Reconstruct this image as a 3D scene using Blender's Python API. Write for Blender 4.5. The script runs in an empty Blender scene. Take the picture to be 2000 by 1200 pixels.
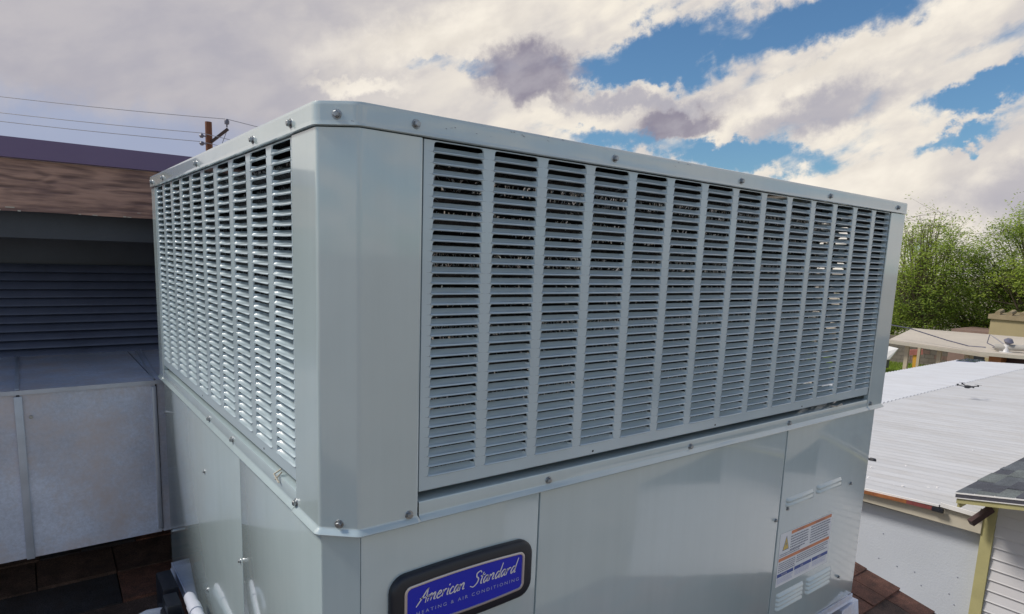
import bpy, bmesh, math, random
from mathutils import Vector, Matrix
random.seed(7)
R = math.radians
C = bpy.context.scene.collection
SC = bpy.context.scene

# ------------------------------------------------------------------ camera
cam_data = bpy.data.cameras.new('camera')
cam = bpy.data.objects.new('camera', cam_data); C.objects.link(cam); SC.camera = cam
YAW, PITCH, ROLL = 0.9187618, -0.1533629, 0.0369694
d_ = Vector((math.cos(YAW)*math.cos(PITCH), math.sin(YAW)*math.cos(PITCH), math.sin(PITCH)))
r_ = Vector((math.sin(YAW), -math.cos(YAW), 0)); u_ = r_.cross(d_)
r2 = r_*math.cos(ROLL) + u_*math.sin(ROLL); u2 = -r_*math.sin(ROLL) + u_*math.cos(ROLL)
m3 = Matrix((r2, u2, -d_)).transposed()
cam.matrix_world = Matrix.Translation((-0.24076, -0.61507, -0.12087)) @ m3.to_4x4()
cam_data.sensor_fit = 'HORIZONTAL'; cam_data.sensor_width = 36
cam_data.lens = 36*1248.3/2000
cam_data.shift_x = (1000-993.94)/2000; cam_data.shift_y = (693.73-600)/2000
cam_data.clip_start = 0.02; cam_data.clip_end = 3000

# ------------------------------------------------------------------ light
SUN_AZ, SUN_EL = R(142), R(46)        # direction towards the sun, ccw from +x
SC.view_settings.view_transform = 'Standard'; SC.view_settings.look = 'None'
SC.view_settings.exposure = 0.0; SC.view_settings.gamma = 1
SC.view_settings.use_curve_mapping = False
sd = bpy.data.lights.new('sun', 'SUN'); sd.energy = 2.9; sd.angle = R(14); sd.color = (1, .93, .82)
sun = bpy.data.objects.new('sun', sd); C.objects.link(sun)
sv = Vector((math.cos(SUN_AZ)*math.cos(SUN_EL), math.sin(SUN_AZ)*math.cos(SUN_EL), math.sin(SUN_EL)))
sun.rotation_euler = sv.to_track_quat('Z', 'Y').to_euler()

W = bpy.data.worlds.new('World'); SC.world = W; W.use_nodes = True
def build_world():
    nt = W.node_tree; nt.nodes.clear(); N = nt.nodes.new; LK = nt.links.new
    def math_(op, a, b=None, clamp=False):
        n = N('ShaderNodeMath'); n.operation = op; n.use_clamp = clamp
        for i, v in enumerate((a, b)):
            if v is None: continue
            if isinstance(v, (int, float)): n.inputs[i].default_value = v
            else: LK(v, n.inputs[i])
        return n.outputs[0]
    def mix(f, a, b):
        n = N('ShaderNodeMix'); n.data_type = 'RGBA'
        for i, v in ((0, f), (6, a), (7, b)):
            if isinstance(v, (int, float)): n.inputs[i].default_value = v
            elif isinstance(v, tuple): n.inputs[i].default_value = (*v, 1)
            else: LK(v, n.inputs[i])
        return n.outputs[2]
    def mr(v, a, b, c=0., d=1., kind='SMOOTHSTEP'):
        n = N('ShaderNodeMapRange'); n.interpolation_type = kind; LK(v, n.inputs[0])
        for i, x in zip((1, 2, 3, 4), (a, b, c, d)): n.inputs[i].default_value = x
        return n.outputs[0]
    tc = N('ShaderNodeTexCoord').outputs['Generated']
    sx = N('ShaderNodeSeparateXYZ'); LK(tc, sx.inputs[0])
    az = math_('ARCTAN2', sx.outputs[1], sx.outputs[0]); el = math_('ARCSINE', sx.outputs[2])
    ae = N('ShaderNodeCombineXYZ'); LK(az, ae.inputs[0]); LK(el, ae.inputs[1])
    # cloud layer seen in perspective: direction / (height + c)
    hz = math_('ADD', math_('MAXIMUM', sx.outputs[2], 0.0), 0.22)
    pc = N('ShaderNodeCombineXYZ'); LK(math_('DIVIDE', sx.outputs[0], hz), pc.inputs[0]); LK(math_('DIVIDE', sx.outputs[1], hz), pc.inputs[1])
    def noise(vec, scale, detail=8, rough=.6, dist=0., lac=2.0, off=(0,0,0), sc=(1,1,1), rot=0):
        if rot:
            m0 = N('ShaderNodeMapping'); LK(vec, m0.inputs[0]); m0.inputs[2].default_value = (0, 0, rot); vec = m0.outputs[0]
        m = N('ShaderNodeMapping'); LK(vec, m.inputs[0]); m.inputs[1].default_value = off; m.inputs[3].default_value = sc
        n = N('ShaderNodeTexNoise'); LK(m.outputs[0], n.inputs['Vector'])
        n.inputs['Scale'].default_value = scale; n.inputs['Detail'].default_value = detail
        n.inputs['Roughness'].default_value = rough; n.inputs['Distortion'].default_value = dist
        return n.outputs['Fac'], n.outputs['Color']
    n1, _ = noise(pc.outputs[0], 2.2, 9, .56, .35, off=(3.1, 1.7, 0), sc=(1, 1.7, 1), rot=R(-25))
    n1b, _ = noise(ae.outputs[0], 10, 8, .55, .25, off=(2.1, .7, 0), sc=(1, 2.2, 1), rot=R(22))
    n2, _ = noise(ae.outputs[0], 7, 7, .50, .2, off=(5, 2, 0), sc=(1, 2.2, 1), rot=R(18))
    n3, _ = noise(ae.outputs[0], 24, 7, .52, .2, off=(1, 4, 0), sc=(1, 1.7, 1), rot=R(22))
    _, wc = noise(ae.outputs[0], 14, 5, .65, 0)
    _, wc2 = noise(ae.outputs[0], 55, 4, .6, 0)
    def sub(v, k):
        a = N('ShaderNodeVectorMath'); a.operation = 'SUBTRACT'; LK(v, a.inputs[0]); a.inputs[1].default_value = (.5, .5, .5)
        b = N('ShaderNodeVectorMath'); b.operation = 'SCALE'; LK(a.outputs[0], b.inputs[0]); b.inputs[3].default_value = k
        return b.outputs[0]
    def vadd(a, b):
        n = N('ShaderNodeVectorMath'); LK(a, n.inputs[0]); LK(b, n.inputs[1]); return n.outputs[0]
    wae = vadd(vadd(ae.outputs[0], sub(wc, .09)), sub(wc2, .022))
    def ell(a, e, ra, rb, rot, soft=1.0):
        m = N('ShaderNodeMapping'); m.vector_type = 'TEXTURE'; LK(wae, m.inputs[0])
        m.inputs[1].default_value = (a, e, 0); m.inputs[2].default_value = (0, 0, rot); m.inputs[3].default_value = (ra, rb, 1)
        s = N('ShaderNodeSeparateXYZ'); LK(m.outputs[0], s.inputs[0])
        c = N('ShaderNodeCombineXYZ'); LK(s.outputs[0], c.inputs[0]); LK(s.outputs[1], c.inputs[1])
        l = N('ShaderNodeVectorMath'); l.operation = 'LENGTH'; LK(c.outputs[0], l.inputs[0])
        return mr(l.outputs['Value'], 1.0-.75*soft, 1.0+.55*soft, 1., 0.)
    def total(es, soft=1.0):
        o = None
        for e in es:
            v = ell(*e, soft=soft); o = v if o is None else math_('MAXIMUM', o, v)
        return o
    blue = total([(0.700,0.288,0.160,0.044,2.964),(0.521,0.322,0.125,0.036,3.013),(0.640,0.163,0.177,0.024,-2.983),
                  (0.314,0.216,0.060,0.018,2.725),(0.331,0.169,0.044,0.014,2.797),])
    faint = total([(1.03,0.266,0.10,0.020,3.088)])
    blue = math_('MAXIMUM', blue, math_('MULTIPLY', faint, .55))
    cl = total([(0.500,0.237,0.216,0.024,2.794),(0.777,0.223,0.188,0.026,-3.043),(0.947,0.312,0.204,0.030,3.029),
                (0.366,0.104,0.162,0.050,3.052),(1.417,0.212,0.414,0.20,3.039)])
    dens = math_('ADD', math_('MULTIPLY', n1, .45), math_('MULTIPLY', n1b, .75))
    veil = mr(math_('ADD', math_('MULTIPLY', sx.outputs[0], .45), math_('MULTIPLY', sx.outputs[1], .89)), -.5, .45, -.12, .02)   # the overcast thins out away from the north
    high = mr(el, R(24), R(60), 0., -.13)   # blue overhead
    dens = math_('ADD', math_('ADD', dens, math_('ADD', veil, high)), math_('SUBTRACT', math_('MULTIPLY', cl, .22), math_('MULTIPLY', blue, .36)))
    alpha = mr(math_('ADD', dens, math_('MULTIPLY', math_('SUBTRACT', n3, .5), .20)), .36, .62)
    grey = total([(1.446,0.207,0.40,0.26,3.028),(0.497,0.205,0.108,0.022,2.878),(0.266,0.096,0.078,0.043,-3.110),(0.739,0.226,0.143,0.012,-3.120)])
    bright = total([(1.044,0.304,0.17,0.036,2.836),(1.153,0.230,0.070,0.012,3.065),(0.456,0.119,0.127,0.045,-3.115),(0.472,0.266,0.167,0.020,2.808)])
    lblue = total([(1.489,0.128,0.263,0.044,3.134)])
    dark = total([(0.905,0.264,0.074,0.044,3.122),(0.683,0.200,0.062,0.021,3.075)], soft=.48)
    shade = mr(math_('ADD', math_('MULTIPLY', n2, .72), math_('MULTIPLY', n3, .28)), .34, .66)
    col = mix(shade, (.66, .62, .60), (.93, .86, .75))
    gcol = mix(shade, (.42, .41, .47), (.49, .47, .51))
    col = mix(math_('MULTIPLY', grey, .92), col, gcol)
    col = mix(math_('MULTIPLY', bright, .85), col, mix(shade, (.80, .74, .66), (1.0, .93, .82)))
    col = mix(math_('MULTIPLY', lblue, .75), col, (.33, .40, .58))
    st = N('ShaderNodeTexSky'); st.sky_type = 'NISHITA'; st.sun_disc = False
    st.sun_elevation = SUN_EL; st.sun_rotation = R(90) - SUN_AZ; st.air_density = 1.25; st.dust_density = .3; st.ozone_density = 3.5
    skyc = N('ShaderNodeVectorMath'); skyc.operation = 'SCALE'; LK(st.outputs[0], skyc.inputs[0]); skyc.inputs[3].default_value = .097
    tn = N('ShaderNodeVectorMath'); tn.operation = 'MULTIPLY'; LK(skyc.outputs[0], tn.inputs[0]); tn.inputs[1].default_value = (.62, .84, 1.0); skyc = tn
    edge = mix(mr(dens, .40, .54), (.58, .60, .64), col)
    sky = mix(alpha, skyc.outputs[0], edge)
    sky = mix(math_('MULTIPLY', dark, .94), sky, mix(mr(math_('ADD', math_('MULTIPLY', n3, .6), math_('MULTIPLY', n2, .4)), .38, .62), (.27, .25, .32), (.37, .35, .41)))
    # below the horizon nothing is seen but bounce from the ground
    bg = N('ShaderNodeBackground'); LK(sky, bg.inputs[0]); bg.inputs[1].default_value = 1.0
    out = N('ShaderNodeOutputWorld'); LK(bg.outputs[0], out.inputs[0])
build_world()

# ------------------------------------------------------------------ materials
def pm(name, base, rough=.5, metal=0., var=.12, vs=4., bump=0., bs=60., coat=0., fine=0., fs=400., tint=None, spec=.5, sc=(1,1,1), tmax=.5, rvar=.0, streak=0.):
    m = bpy.data.materials.new(name); m.use_nodes = True; nt = m.node_tree; N = nt.nodes.new; LK = nt.links.new
    b = nt.nodes['Principled BSDF']
    b.inputs['Roughness'].default_value = rough; b.inputs['Metallic'].default_value = metal
    b.inputs['Coat Weight'].default_value = coat; b.inputs['Coat Roughness'].default_value = .06; b.inputs['Coat IOR'].default_value = 1.8 if coat >= 1 else 1.5
    b.inputs['Specular IOR Level'].default_value = spec
    geo = N('ShaderNodeNewGeometry'); mp = N('ShaderNodeMapping'); LK(geo.outputs['Position'], mp.inputs[0]); mp.inputs[3].default_value = sc
    def nz(scale, det=5, ro=.6):
        n = N('ShaderNodeTexNoise'); LK(mp.outputs[0], n.inputs['Vector']); n.inputs['Scale'].default_value = scale
        n.inputs['Detail'].default_value = det; n.inputs['Roughness'].default_value = ro; return n.outputs['Fac']
    def rng(v, a, b_, c, d):
        n = N('ShaderNodeMapRange'); LK(v, n.inputs[0])
        for i, x in zip((1,2,3,4), (a, b_, c, d)): n.inputs[i].default_value = x
        return n.outputs[0]
    big = nz(vs)
    f = rng(big, .3, .7, 1-var, 1+var)
    if streak:
        m5 = N('ShaderNodeMapping'); LK(geo.outputs['Position'], m5.inputs[0]); m5.inputs[3].default_value = (38, 38, 1.6)
        n5 = N('ShaderNodeTexNoise'); LK(m5.outputs[0], n5.inputs['Vector']); n5.inputs['Scale'].default_value = 1.; n5.inputs['Detail'].default_value = 6; n5.inputs['Roughness'].default_value = .65
        v5 = rng(n5.outputs['Fac'], .3, .7, 1-streak, 1+streak)
        m6 = N('ShaderNodeMath'); m6.operation = 'MULTIPLY'; LK(f, m6.inputs[0]); LK(v5, m6.inputs[1]); f = m6.outputs[0]
    if fine:
        fn = rng(nz(fs, 2, .8), .3, .7, 1-fine, 1+fine)
        mu = N('ShaderNodeMath'); mu.operation = 'MULTIPLY'; LK(f, mu.inputs[0]); LK(fn, mu.inputs[1]); f = mu.outputs[0]
    cm = N('ShaderNodeVectorMath'); cm.operation = 'SCALE'; cm.inputs[0].default_value = base; LK(f, cm.inputs[3])
    col = cm.outputs[0]
    if tint:
        mx = N('ShaderNodeMix'); mx.data_type = 'RGBA'; LK(rng(nz(vs*1.7, 7, .7), .45, .68, 0, tmax), mx.inputs[0]); LK(col, mx.inputs[6]); mx.inputs[7].default_value = (*tint, 1); col = mx.outputs[2]
    LK(col, b.inputs['Base Color'])
    if rvar:
        LK(rng(nz(vs*2.3, 6, .65), .3, .7, rough-rvar, rough+rvar), b.inputs['Roughness'])
    if bump:
        bp = N('ShaderNodeBump'); bp.inputs['Strength'].default_value = 1; bp.inputs['Distance'].default_value = bump
        LK(nz(bs, 4, .6), bp.inputs['Height']); LK(bp.outputs[0], b.inputs['Normal'])
    return m

M = {}
M['paint'] = pm('grey_paint', (.50, .605, .635), .22, var=.04, vs=3, bump=.0026, bs=2.4, coat=1., spec=.75, rvar=.025, streak=.025)
M['slat'] = pm('sky_tinted_slat_paint', (.50, .61, .67), .30, var=.05, vs=9, coat=.7, spec=.6)  # bluer than the cabinet paint: the sky's reflection is put into the base colour
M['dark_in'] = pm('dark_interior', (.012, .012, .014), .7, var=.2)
M['alu'] = pm('spine_aluminium', (.85, .83, .80), .25, metal=1, var=.25, vs=60)
M['coil'] = pm('coil_tube', (.05, .047, .048), .35, metal=.8, var=.4, vs=80, bump=.004, bs=160)
M['zinc'] = pm('zinc_bolt', (.36, .38, .40), .42, metal=1, var=.25, vs=200)
M['galv'] = pm('galvanized_sheet', (.58, .64, .78), .40, metal=.2, var=.20, vs=4, bump=.0022, bs=3.0, tint=(.60,.55,.57), tmax=.95, fine=.12, fs=120, rvar=.1)
M['galv_edge'] = pm('galvanized_edge', (.50, .55, .64), .35, metal=.35, var=.1, vs=20)
M['purple'] = pm('purple_flashing', (.17, .118, .225), .42, var=.06, vs=2, bump=.003, bs=2, tint=(.19,.13,.25))
M['dkmetal'] = pm('dark_blue_grey_metal', (.058, .070, .092), .45, var=.18, vs=6, fine=.08)
M['dkslat'] = pm('dark_slat_metal', (.115, .135, .20), .36, var=.22, vs=5, metal=.2)
M['dark_wood'] = pm('dark_brown_wood', (.055, .03, .028), .6, var=.3, vs=10, sc=(1,1,1))
M['bezel'] = pm('black_plastic', (.018, .022, .032), .38, var=.1)
M['silver'] = pm('silver_trim', (.62, .58, .58), .35, metal=.7, var=.08)
M['badge_blue'] = pm('badge_blue', (.008, .024, .55), .28, var=.05, coat=.3)
M['print_white'] = pm('white_print', (.78, .76, .80), .5, var=.02)
M['print_grey'] = pm('grey_blue_print', (.42, .46, .70), .5, var=.02)
M['label_white'] = pm('label_white', (.84, .86, .90), .5, var=.04, vs=30)
M['label_orange'] = pm('label_orange', (.72, .27, .13), .5, var=.05)
M['label_blue'] = pm('label_blue', (.05, .10, .36), .5, var=.05)
M['label_yellow'] = pm('label_yellow', (.75, .55, .14), .5, var=.05)
M['ink'] = pm('label_ink', (.22, .24, .32), .6, var=.1)
M['shA'] = pm('shingle_brown', (.12, .075, .058), .95, var=.35, vs=14, fine=.7, fs=420, bump=.002, bs=500, tint=(.022,.02,.022), tmax=.6)
M['shB'] = pm('shingle_red_brown', (.19, .088, .062), .95, var=.3, vs=14, fine=.7, fs=420, bump=.002, bs=500, tint=(.05,.035,.03), tmax=.7)
M['shC'] = pm('shingle_charcoal', (.040, .038, .044), .95, var=.35, vs=14, fine=.7, fs=420, bump=.002, bs=500, tint=(.05,.035,.03), tmax=.6)
M['gsA'] = pm('grey_shingle', (.10, .115, .135), .95, var=.25, vs=6, fine=.4, fs=90, bump=.002, bs=150)
M['gsB'] = pm('dark_grey_shingle', (.062, .068, .088), .95, var=.25, vs=6, fine=.4, fs=90, bump=.002, bs=150)
M['gsC'] = pm('green_grey_shingle', (.13, .15, .155), .95, var=.25, vs=6, fine=.4, fs=90, bump=.002, bs=150)
M['gsE'] = pm('shingle_edge', (.07, .07, .09), .9, var=.2, vs=30)
M['white_roofA'] = pm('white_roof_metal', (.58, .60, .65), .5, var=.06, vs=1.2, tint=(.50,.50,.52), tmax=.5, sc=(2.5,.6,1))
M['white_roofB'] = pm('aged_white_roof_metal', (.50, .51, .54), .55, var=.07, vs=1.1, tint=(.42,.41,.41), tmax=.7, sc=(2.5,.5,1))
M['white_wall'] = pm('white_stucco', (.52, .56, .64), .8, var=.05, vs=1.2, bump=.002, bs=60, tint=(.50,.54,.60), tmax=.35)
M['cream'] = pm('cream_paint', (.52, .48, .40), .7, var=.08, vs=4)
M['siding'] = pm('white_vinyl_siding', (.62, .62, .66), .55, var=.05, vs=2, tint=(.60,.58,.60), tmax=.4)
M['yellow'] = pm('yellow_green_trim', (.43, .40, .20), .6, var=.10, vs=5, tint=(.38,.35,.16))
M['white_trim'] = pm('white_trim', (.78, .77, .78), .5, var=.04)
M['copper'] = pm('orange_copper', (.42, .17, .07), .5, var=.25, vs=12, metal=.4, tint=(.22,.06,.05))
M['rust'] = pm('dark_red_metal', (.20, .05, .05), .6, var=.25, vs=12)
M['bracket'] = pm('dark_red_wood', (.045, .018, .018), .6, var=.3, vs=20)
M['beige'] = pm('beige_roof', (.56, .50, .43), .7, var=.06, vs=.7, tint=(.48,.43,.37))
M['beige_post'] = pm('beige_post', (.42, .37, .28), .7, var=.1)
M['block'] = pm('block_wall', (.22, .19, .165), .9, var=.15, vs=.8, bump=.01, bs=6)
M['pink_block'] = pm('pinkish_wall', (.25, .17, .145), .9, var=.15, vs=.8)
M['tan'] = pm('tan_stucco', (.40, .33, .19), .85, var=.08, vs=.8)
M['tan_dark'] = pm('tan_parapet', (.30, .24, .15), .85, var=.15, vs=3)
M['soil'] = pm('desert_soil', (.38, .33, .27), .95, var=.2, vs=.3, fine=.2, fs=8, tint=(.28,.25,.19))
M['grass'] = pm('lawn_grass', (.065, .105, .028), .9, var=.35, vs=1.5, fine=.4, fs=14)
M['road'] = pm('asphalt', (.06, .06, .065), .9, var=.15)
M['conc'] = pm('concrete', (.42, .40, .37), .9, var=.1)
M['pole'] = pm('brown_pole_wood', (.17, .065, .035), .8, var=.3, vs=3, sc=(6,6,.5))
M['insul'] = pm('grey_insulator', (.14, .14, .19), .4, var=.1)
M['wire'] = pm('wire', (.30, .30, .34), .5, var=.0)
M['pvc'] = pm('white_pvc', (.62, .66, .74), .35, var=.04, tint=(.5,.5,.6))
M['black'] = pm('black_rubber', (.014, .016, .024), .5, var=.3, vs=30)
M['solar'] = pm('blue_solar_glass', (.03, .06, .18), .12, var=.2, vs=1, coat=.6)
M['red'] = pm('faded_red', (.40, .15, .12), .7, var=.2, vs=4)
M['ochre'] = pm('ochre_yellow', (.72, .38, .05), .6, var=.1, vs=4)
M['orange_wood'] = pm('orange_wood', (.30, .12, .04), .7, var=.2, vs=5)
M['bark'] = pm('tree_bark', (.13, .105, .08), .9, var=.3, vs=4, bump=.02, bs=12)

def leafmat(name, col):
    m = pm(name, col, .6, var=.3, vs=1.3)
    nt = m.node_tree; b = nt.nodes['Principled BSDF']; o = nt.nodes['Material Output']
    t = nt.nodes.new('ShaderNodeBsdfTranslucent'); t.inputs[0].default_value = (col[0]*1.3, col[1]*1.3, col[2]*.8, 1)
    mx = nt.nodes.new('ShaderNodeMixShader'); mx.inputs[0].default_value = .5
    nt.links.new(b.outputs[0], mx.inputs[1]); nt.links.new(t.outputs[0], mx.inputs[2]); nt.links.new(mx.outputs[0], o.inputs[0])
    return m
M['leafA'] = leafmat('leaf_light_green', (.38, .48, .09))
M['leafB'] = leafmat('leaf_mid_green', (.27, .37, .07))
M['leafC'] = leafmat('leaf_dark_green', (.15, .22, .055))

def wood_mat():
    m = bpy.data.materials.new('painted_brown_fascia'); m.use_nodes = True; nt = m.node_tree; N = nt.nodes.new; LK = nt.links.new
    b = nt.nodes['Principled BSDF']; b.inputs['Roughness'].default_value = .6
    g = N('ShaderNodeNewGeometry'); mp = N('ShaderNodeMapping'); LK(g.outputs[0], mp.inputs[0]); mp.inputs[3].default_value = (1.6, 1, 9)
    n1 = N('ShaderNodeTexNoise'); LK(mp.outputs[0], n1.inputs['Vector']); n1.inputs['Scale'].default_value = 2.0; n1.inputs['Detail'].default_value = 3; n1.inputs['Distortion'].default_value = .5
    # growth-ring like lines: sine of warped height
    mu = N('ShaderNodeMath'); mu.operation = 'MULTIPLY'; LK(n1.outputs[0], mu.inputs[0]); mu.inputs[1].default_value = 44
    si = N('ShaderNodeMath'); si.operation = 'SINE'; LK(mu.outputs[0], si.inputs[0])
    n2 = N('ShaderNodeTexNoise'); m2 = N('ShaderNodeMapping'); LK(g.outputs[0], m2.inputs[0]); m2.inputs[3].default_value = (3.5, 1, 38); LK(m2.outputs[0], n2.inputs['Vector']); n2.inputs['Scale'].default_value = 3; n2.inputs['Detail'].default_value = 6
    ad = N('ShaderNodeMath'); ad.operation = 'MULTIPLY_ADD'; LK(si.outputs[0], ad.inputs[0]); ad.inputs[1].default_value = .10; LK(n2.outputs[0], ad.inputs[2])
    cr = N('ShaderNodeValToRGB'); LK(ad.outputs[0], cr.inputs[0])
    e = cr.color_ramp.elements; e[0].position = .28; e[0].color = (.16, .092, .078, 1); e[1].position = .62; e[1].color = (.46, .28, .215, 1)
    n3 = N('ShaderNodeTexNoise'); m4 = N('ShaderNodeMapping'); LK(g.outputs[0], m4.inputs[0]); m4.inputs[3].default_value = (4, 1, 12); LK(m4.outputs[0], n3.inputs['Vector']); n3.inputs['Scale'].default_value = 2.5; n3.inputs['Detail'].default_value = 4
    r = N('ShaderNodeMapRange'); LK(n3.outputs[0], r.inputs[0]); r.inputs[1].default_value = .5; r.inputs[2].default_value = .7; r.inputs[4].default_value = .55
    mx = N('ShaderNodeMix'); mx.data_type = 'RGBA'; LK(r.outputs[0], mx.inputs[0]); LK(cr.outputs[0], mx.inputs[6]); mx.inputs[7].default_value = (.13, .075, .08, 1)
    LK(mx.outputs[2], b.inputs['Base Color'])
    bp = N('ShaderNodeBump'); bp.inputs['Distance'].default_value = .0025; LK(ad.outputs[0], bp.inputs['Height']); LK(bp.outputs[0], b.inputs['Normal'])
    return m
M['fascia'] = wood_mat()

# ------------------------------------------------------------------ helpers
class MB:
    def __init__(s): s.v = []; s.f = []; s.m = []
    def add(s, vs, fs, mi=0):
        o = len(s.v); s.v += [tuple(p) for p in vs]; s.f += [tuple(i+o for i in f) for f in fs]; s.m += [mi]*len(fs)
    def box(s, lo, hi, mi=0, bev=0):
        x0,y0,z0 = lo; x1,y1,z1 = hi
        if not bev:
            s.add([(x0,y0,z0),(x1,y0,z0),(x1,y1,z0),(x0,y1,z0),(x0,y0,z1),(x1,y0,z1),(x1,y1,z1),(x0,y1,z1)],
                  [(0,3,2,1),(4,5,6,7),(0,1,5,4),(1,2,6,5),(2,3,7,6),(3,0,4,7)], mi); return
        bm = bmesh.new(); bmesh.ops.create_cube(bm, size=1)
        for v in bm.verts: v.co = Vector(((x0+x1)/2+v.co.x*(x1-x0), (y0+y1)/2+v.co.y*(y1-y0), (z0+z1)/2+v.co.z*(z1-z0)))
        bmesh.ops.bevel(bm, geom=list(bm.edges), offset=bev, segments=2, affect='EDGES', profile=.6)
        bm.verts.index_update(); s.add([v.co[:] for v in bm.verts], [[v.index for v in f.verts] for f in bm.faces], mi); bm.free()
    def obox(s, c, ax, ay, az, mi=0):   # oriented box: centre and three half axes
        c = Vector(c); ax, ay, az = Vector(ax), Vector(ay), Vector(az)
        P = [c+i*ax+j*ay+k*az for k in (-1,1) for (i,j) in ((-1,-1),(1,-1),(1,1),(-1,1))]
        s.add(P, [(0,3,2,1),(4,5,6,7),(0,1,5,4),(1,2,6,5),(2,3,7,6),(3,0,4,7)], mi)
    def bar(s, a, b, w, h=None, mi=0, up=(0,0,1)):
        a, b = Vector(a), Vector(b); d = (b-a); L = d.length/2; d.normalize(); h = h or w
        sx = d.cross(Vector(up)); sx = sx.normalized() if sx.length > 1e-4 else Vector((1,0,0)); sy = sx.cross(d)
        s.obox((a+b)/2, sx*w/2, d*L, sy*h/2, mi)
    def tube(s, pts, r, n=8, mi=0, cap=True, r2=None):
        pts = [Vector(p) for p in pts]; k = len(pts); o = []; rings = []
        rr = [r + ((r2 if r2 is not None else r)-r)*i/max(1, k-1) for i in range(k)] if not isinstance(r, list) else r
        ref = None
        for i, p in enumerate(pts):
            t = (pts[min(i+1,k-1)]-pts[max(i-1,0)]).normalized()
            if ref is None: ref = Vector((0,0,1)) if abs(t.z) < .9 else Vector((1,0,0))
            a = t.cross(ref).normalized(); b = a.cross(t).normalized(); ref = b
            rings.append([p + (a*math.cos(2*math.pi*j/n)+b*math.sin(2*math.pi*j/n))*rr[i] for j in range(n)])
        vs = [p for q in rings for p in q]
        fs = [(i*n+j, i*n+(j+1)%n, (i+1)*n+(j+1)%n, (i+1)*n+j) for i in range(k-1) for j in range(n)]
        if cap: fs += [tuple(range(n))[::-1], tuple((k-1)*n+j for j in range(n))]
        s.add(vs, fs, mi)
    def build(s, name, mats, parent=None, smooth=None, kind=None):
        me = bpy.data.meshes.new(name); me.from_pydata(s.v, [], s.f)
        mats = mats if isinstance(mats, (list, tuple)) else [mats]
        for m in mats: me.materials.append(M[m] if isinstance(m, str) else m)
        if len(mats) > 1: me.polygons.foreach_set('material_index', s.m)
        if smooth:
            me.polygons.foreach_set('use_smooth', [True]*len(me.polygons)); me.set_sharp_from_angle(angle=R(smooth))
        me.update()
        o = bpy.data.objects.new(name, me); C.objects.link(o)
        if parent: o.parent = parent
        if kind: o['kind'] = kind
        return o
def tag(o, label, cat, group=None):
    o['label'] = label; o['category'] = cat
    if group: o['group'] = group
    return o
def thing(name, label, cat, group=None, loc=(0,0,0)):
    o = bpy.data.objects.new(name, None); C.objects.link(o); o.location = loc; o.empty_display_size = .1
    return tag(o, label, cat, group)
def box(name, lo, hi, mat, parent=None, bev=0, smooth=None):
    b = MB(); b.box(lo, hi, bev=bev); return b.build(name, mat, parent, smooth or (40 if bev else None))
def copyobj(o, parent, loc):
    c = o.copy(); C.objects.link(c); c.parent = parent; c.location = loc; return c
def rounded(path, rad, closed=False, n=4):
    out = []; k = len(path)
    for i in range(k):
        p = Vector(path[i])
        if not closed and i in (0, k-1): out.append(p); continue
        a = Vector(path[i-1]); b = Vector(path[(i+1) % k]); da = (a-p); db = (b-p)
        r = min(rad, da.length*.4, db.length*.4); da.normalize(); db.normalize()
        q0 = p+da*r; q1 = p+db*r
        e0 = min(.0012, (a-p).length-r*1.05); e1 = min(.0012, (b-p).length-r*1.05)
        if e0 > .0004: out.append(q0+da*e0)          # holding edge keeps the flats flat
        for j in range(n+1):
            t = j/n; out.append(q0*(1-t)**2 + p*2*t*(1-t) + q1*t*t)
        if e1 > .0004: out.append(q1+db*e1)
    return out
def sweep(mb, path, prof, closed=False, rad=.004, mi=0, n=4, wav=None):
    """path in plan (outside on its left); prof = list of (outward offset, z)"""
    P = rounded(path, rad, closed, n); k = len(P); O = []
    for i in range(k):
        a = P[i-1] if (i > 0 or closed) else P[i]; b = P[(i+1) % k] if (i < k-1 or closed) else P[i]
        t = (b-a).normalized(); O.append(Vector((-t.y, t.x)))
    vs = []
    for i in range(k):
        for (o, z) in prof:
            q = P[i] + O[i]*o; vs.append((q.x, q.y, z))
    m = len(prof); fs = []
    for i in range(k if closed else k-1):
        j = (i+1) % k
        for c in range(m-1): fs.append((i*m+c, j*m+c, j*m+c+1, i*m+c+1))
    mb.add(vs, fs, mi)

# ------------------------------------------------------------------ setting
g = MB(); S = 900
g.add([(-S,-S,-4.8),(S,-S,-4.8),(S,S,-4.8),(-S,S,-4.8)], [(0,1,2,3)])
gr = g.build('ground', 'soil'); gr['kind'] = 'structure'
g = MB(); N_ = 40
g.add([(27,4,-4.79),(40,4,-4.79),(40,22,-4.79),(27,22,-4.79)], [(0,1,2,3)])
lw = g.build('lawn', 'grass'); lw['kind'] = 'structure'
g = MB()
rg = random.Random(3)
for i in range(26000):
    x = rg.uniform(27.5, 36.5); y = rg.uniform(5, 17); h = rg.uniform(.05, .13); a = rg.uniform(0, math.pi); w = .03
    dx, dy = math.cos(a)*w, math.sin(a)*w; lx, ly = rg.uniform(-.05,.05), rg.uniform(-.05,.05)
    g.add([(x-dx,y-dy,-4.79),(x+dx,y+dy,-4.79),(x+lx,y+ly,-4.79+h)], [(0,1,2)])
o = g.build('grass', 'leafB'); o['kind'] = 'stuff'; tag(o, 'short green grass behind the beige carport', 'grass')
box('path', (26.6, 4, -4.795), (27.4, 22, -4.74), 'conc')['kind'] = 'structure'

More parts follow.
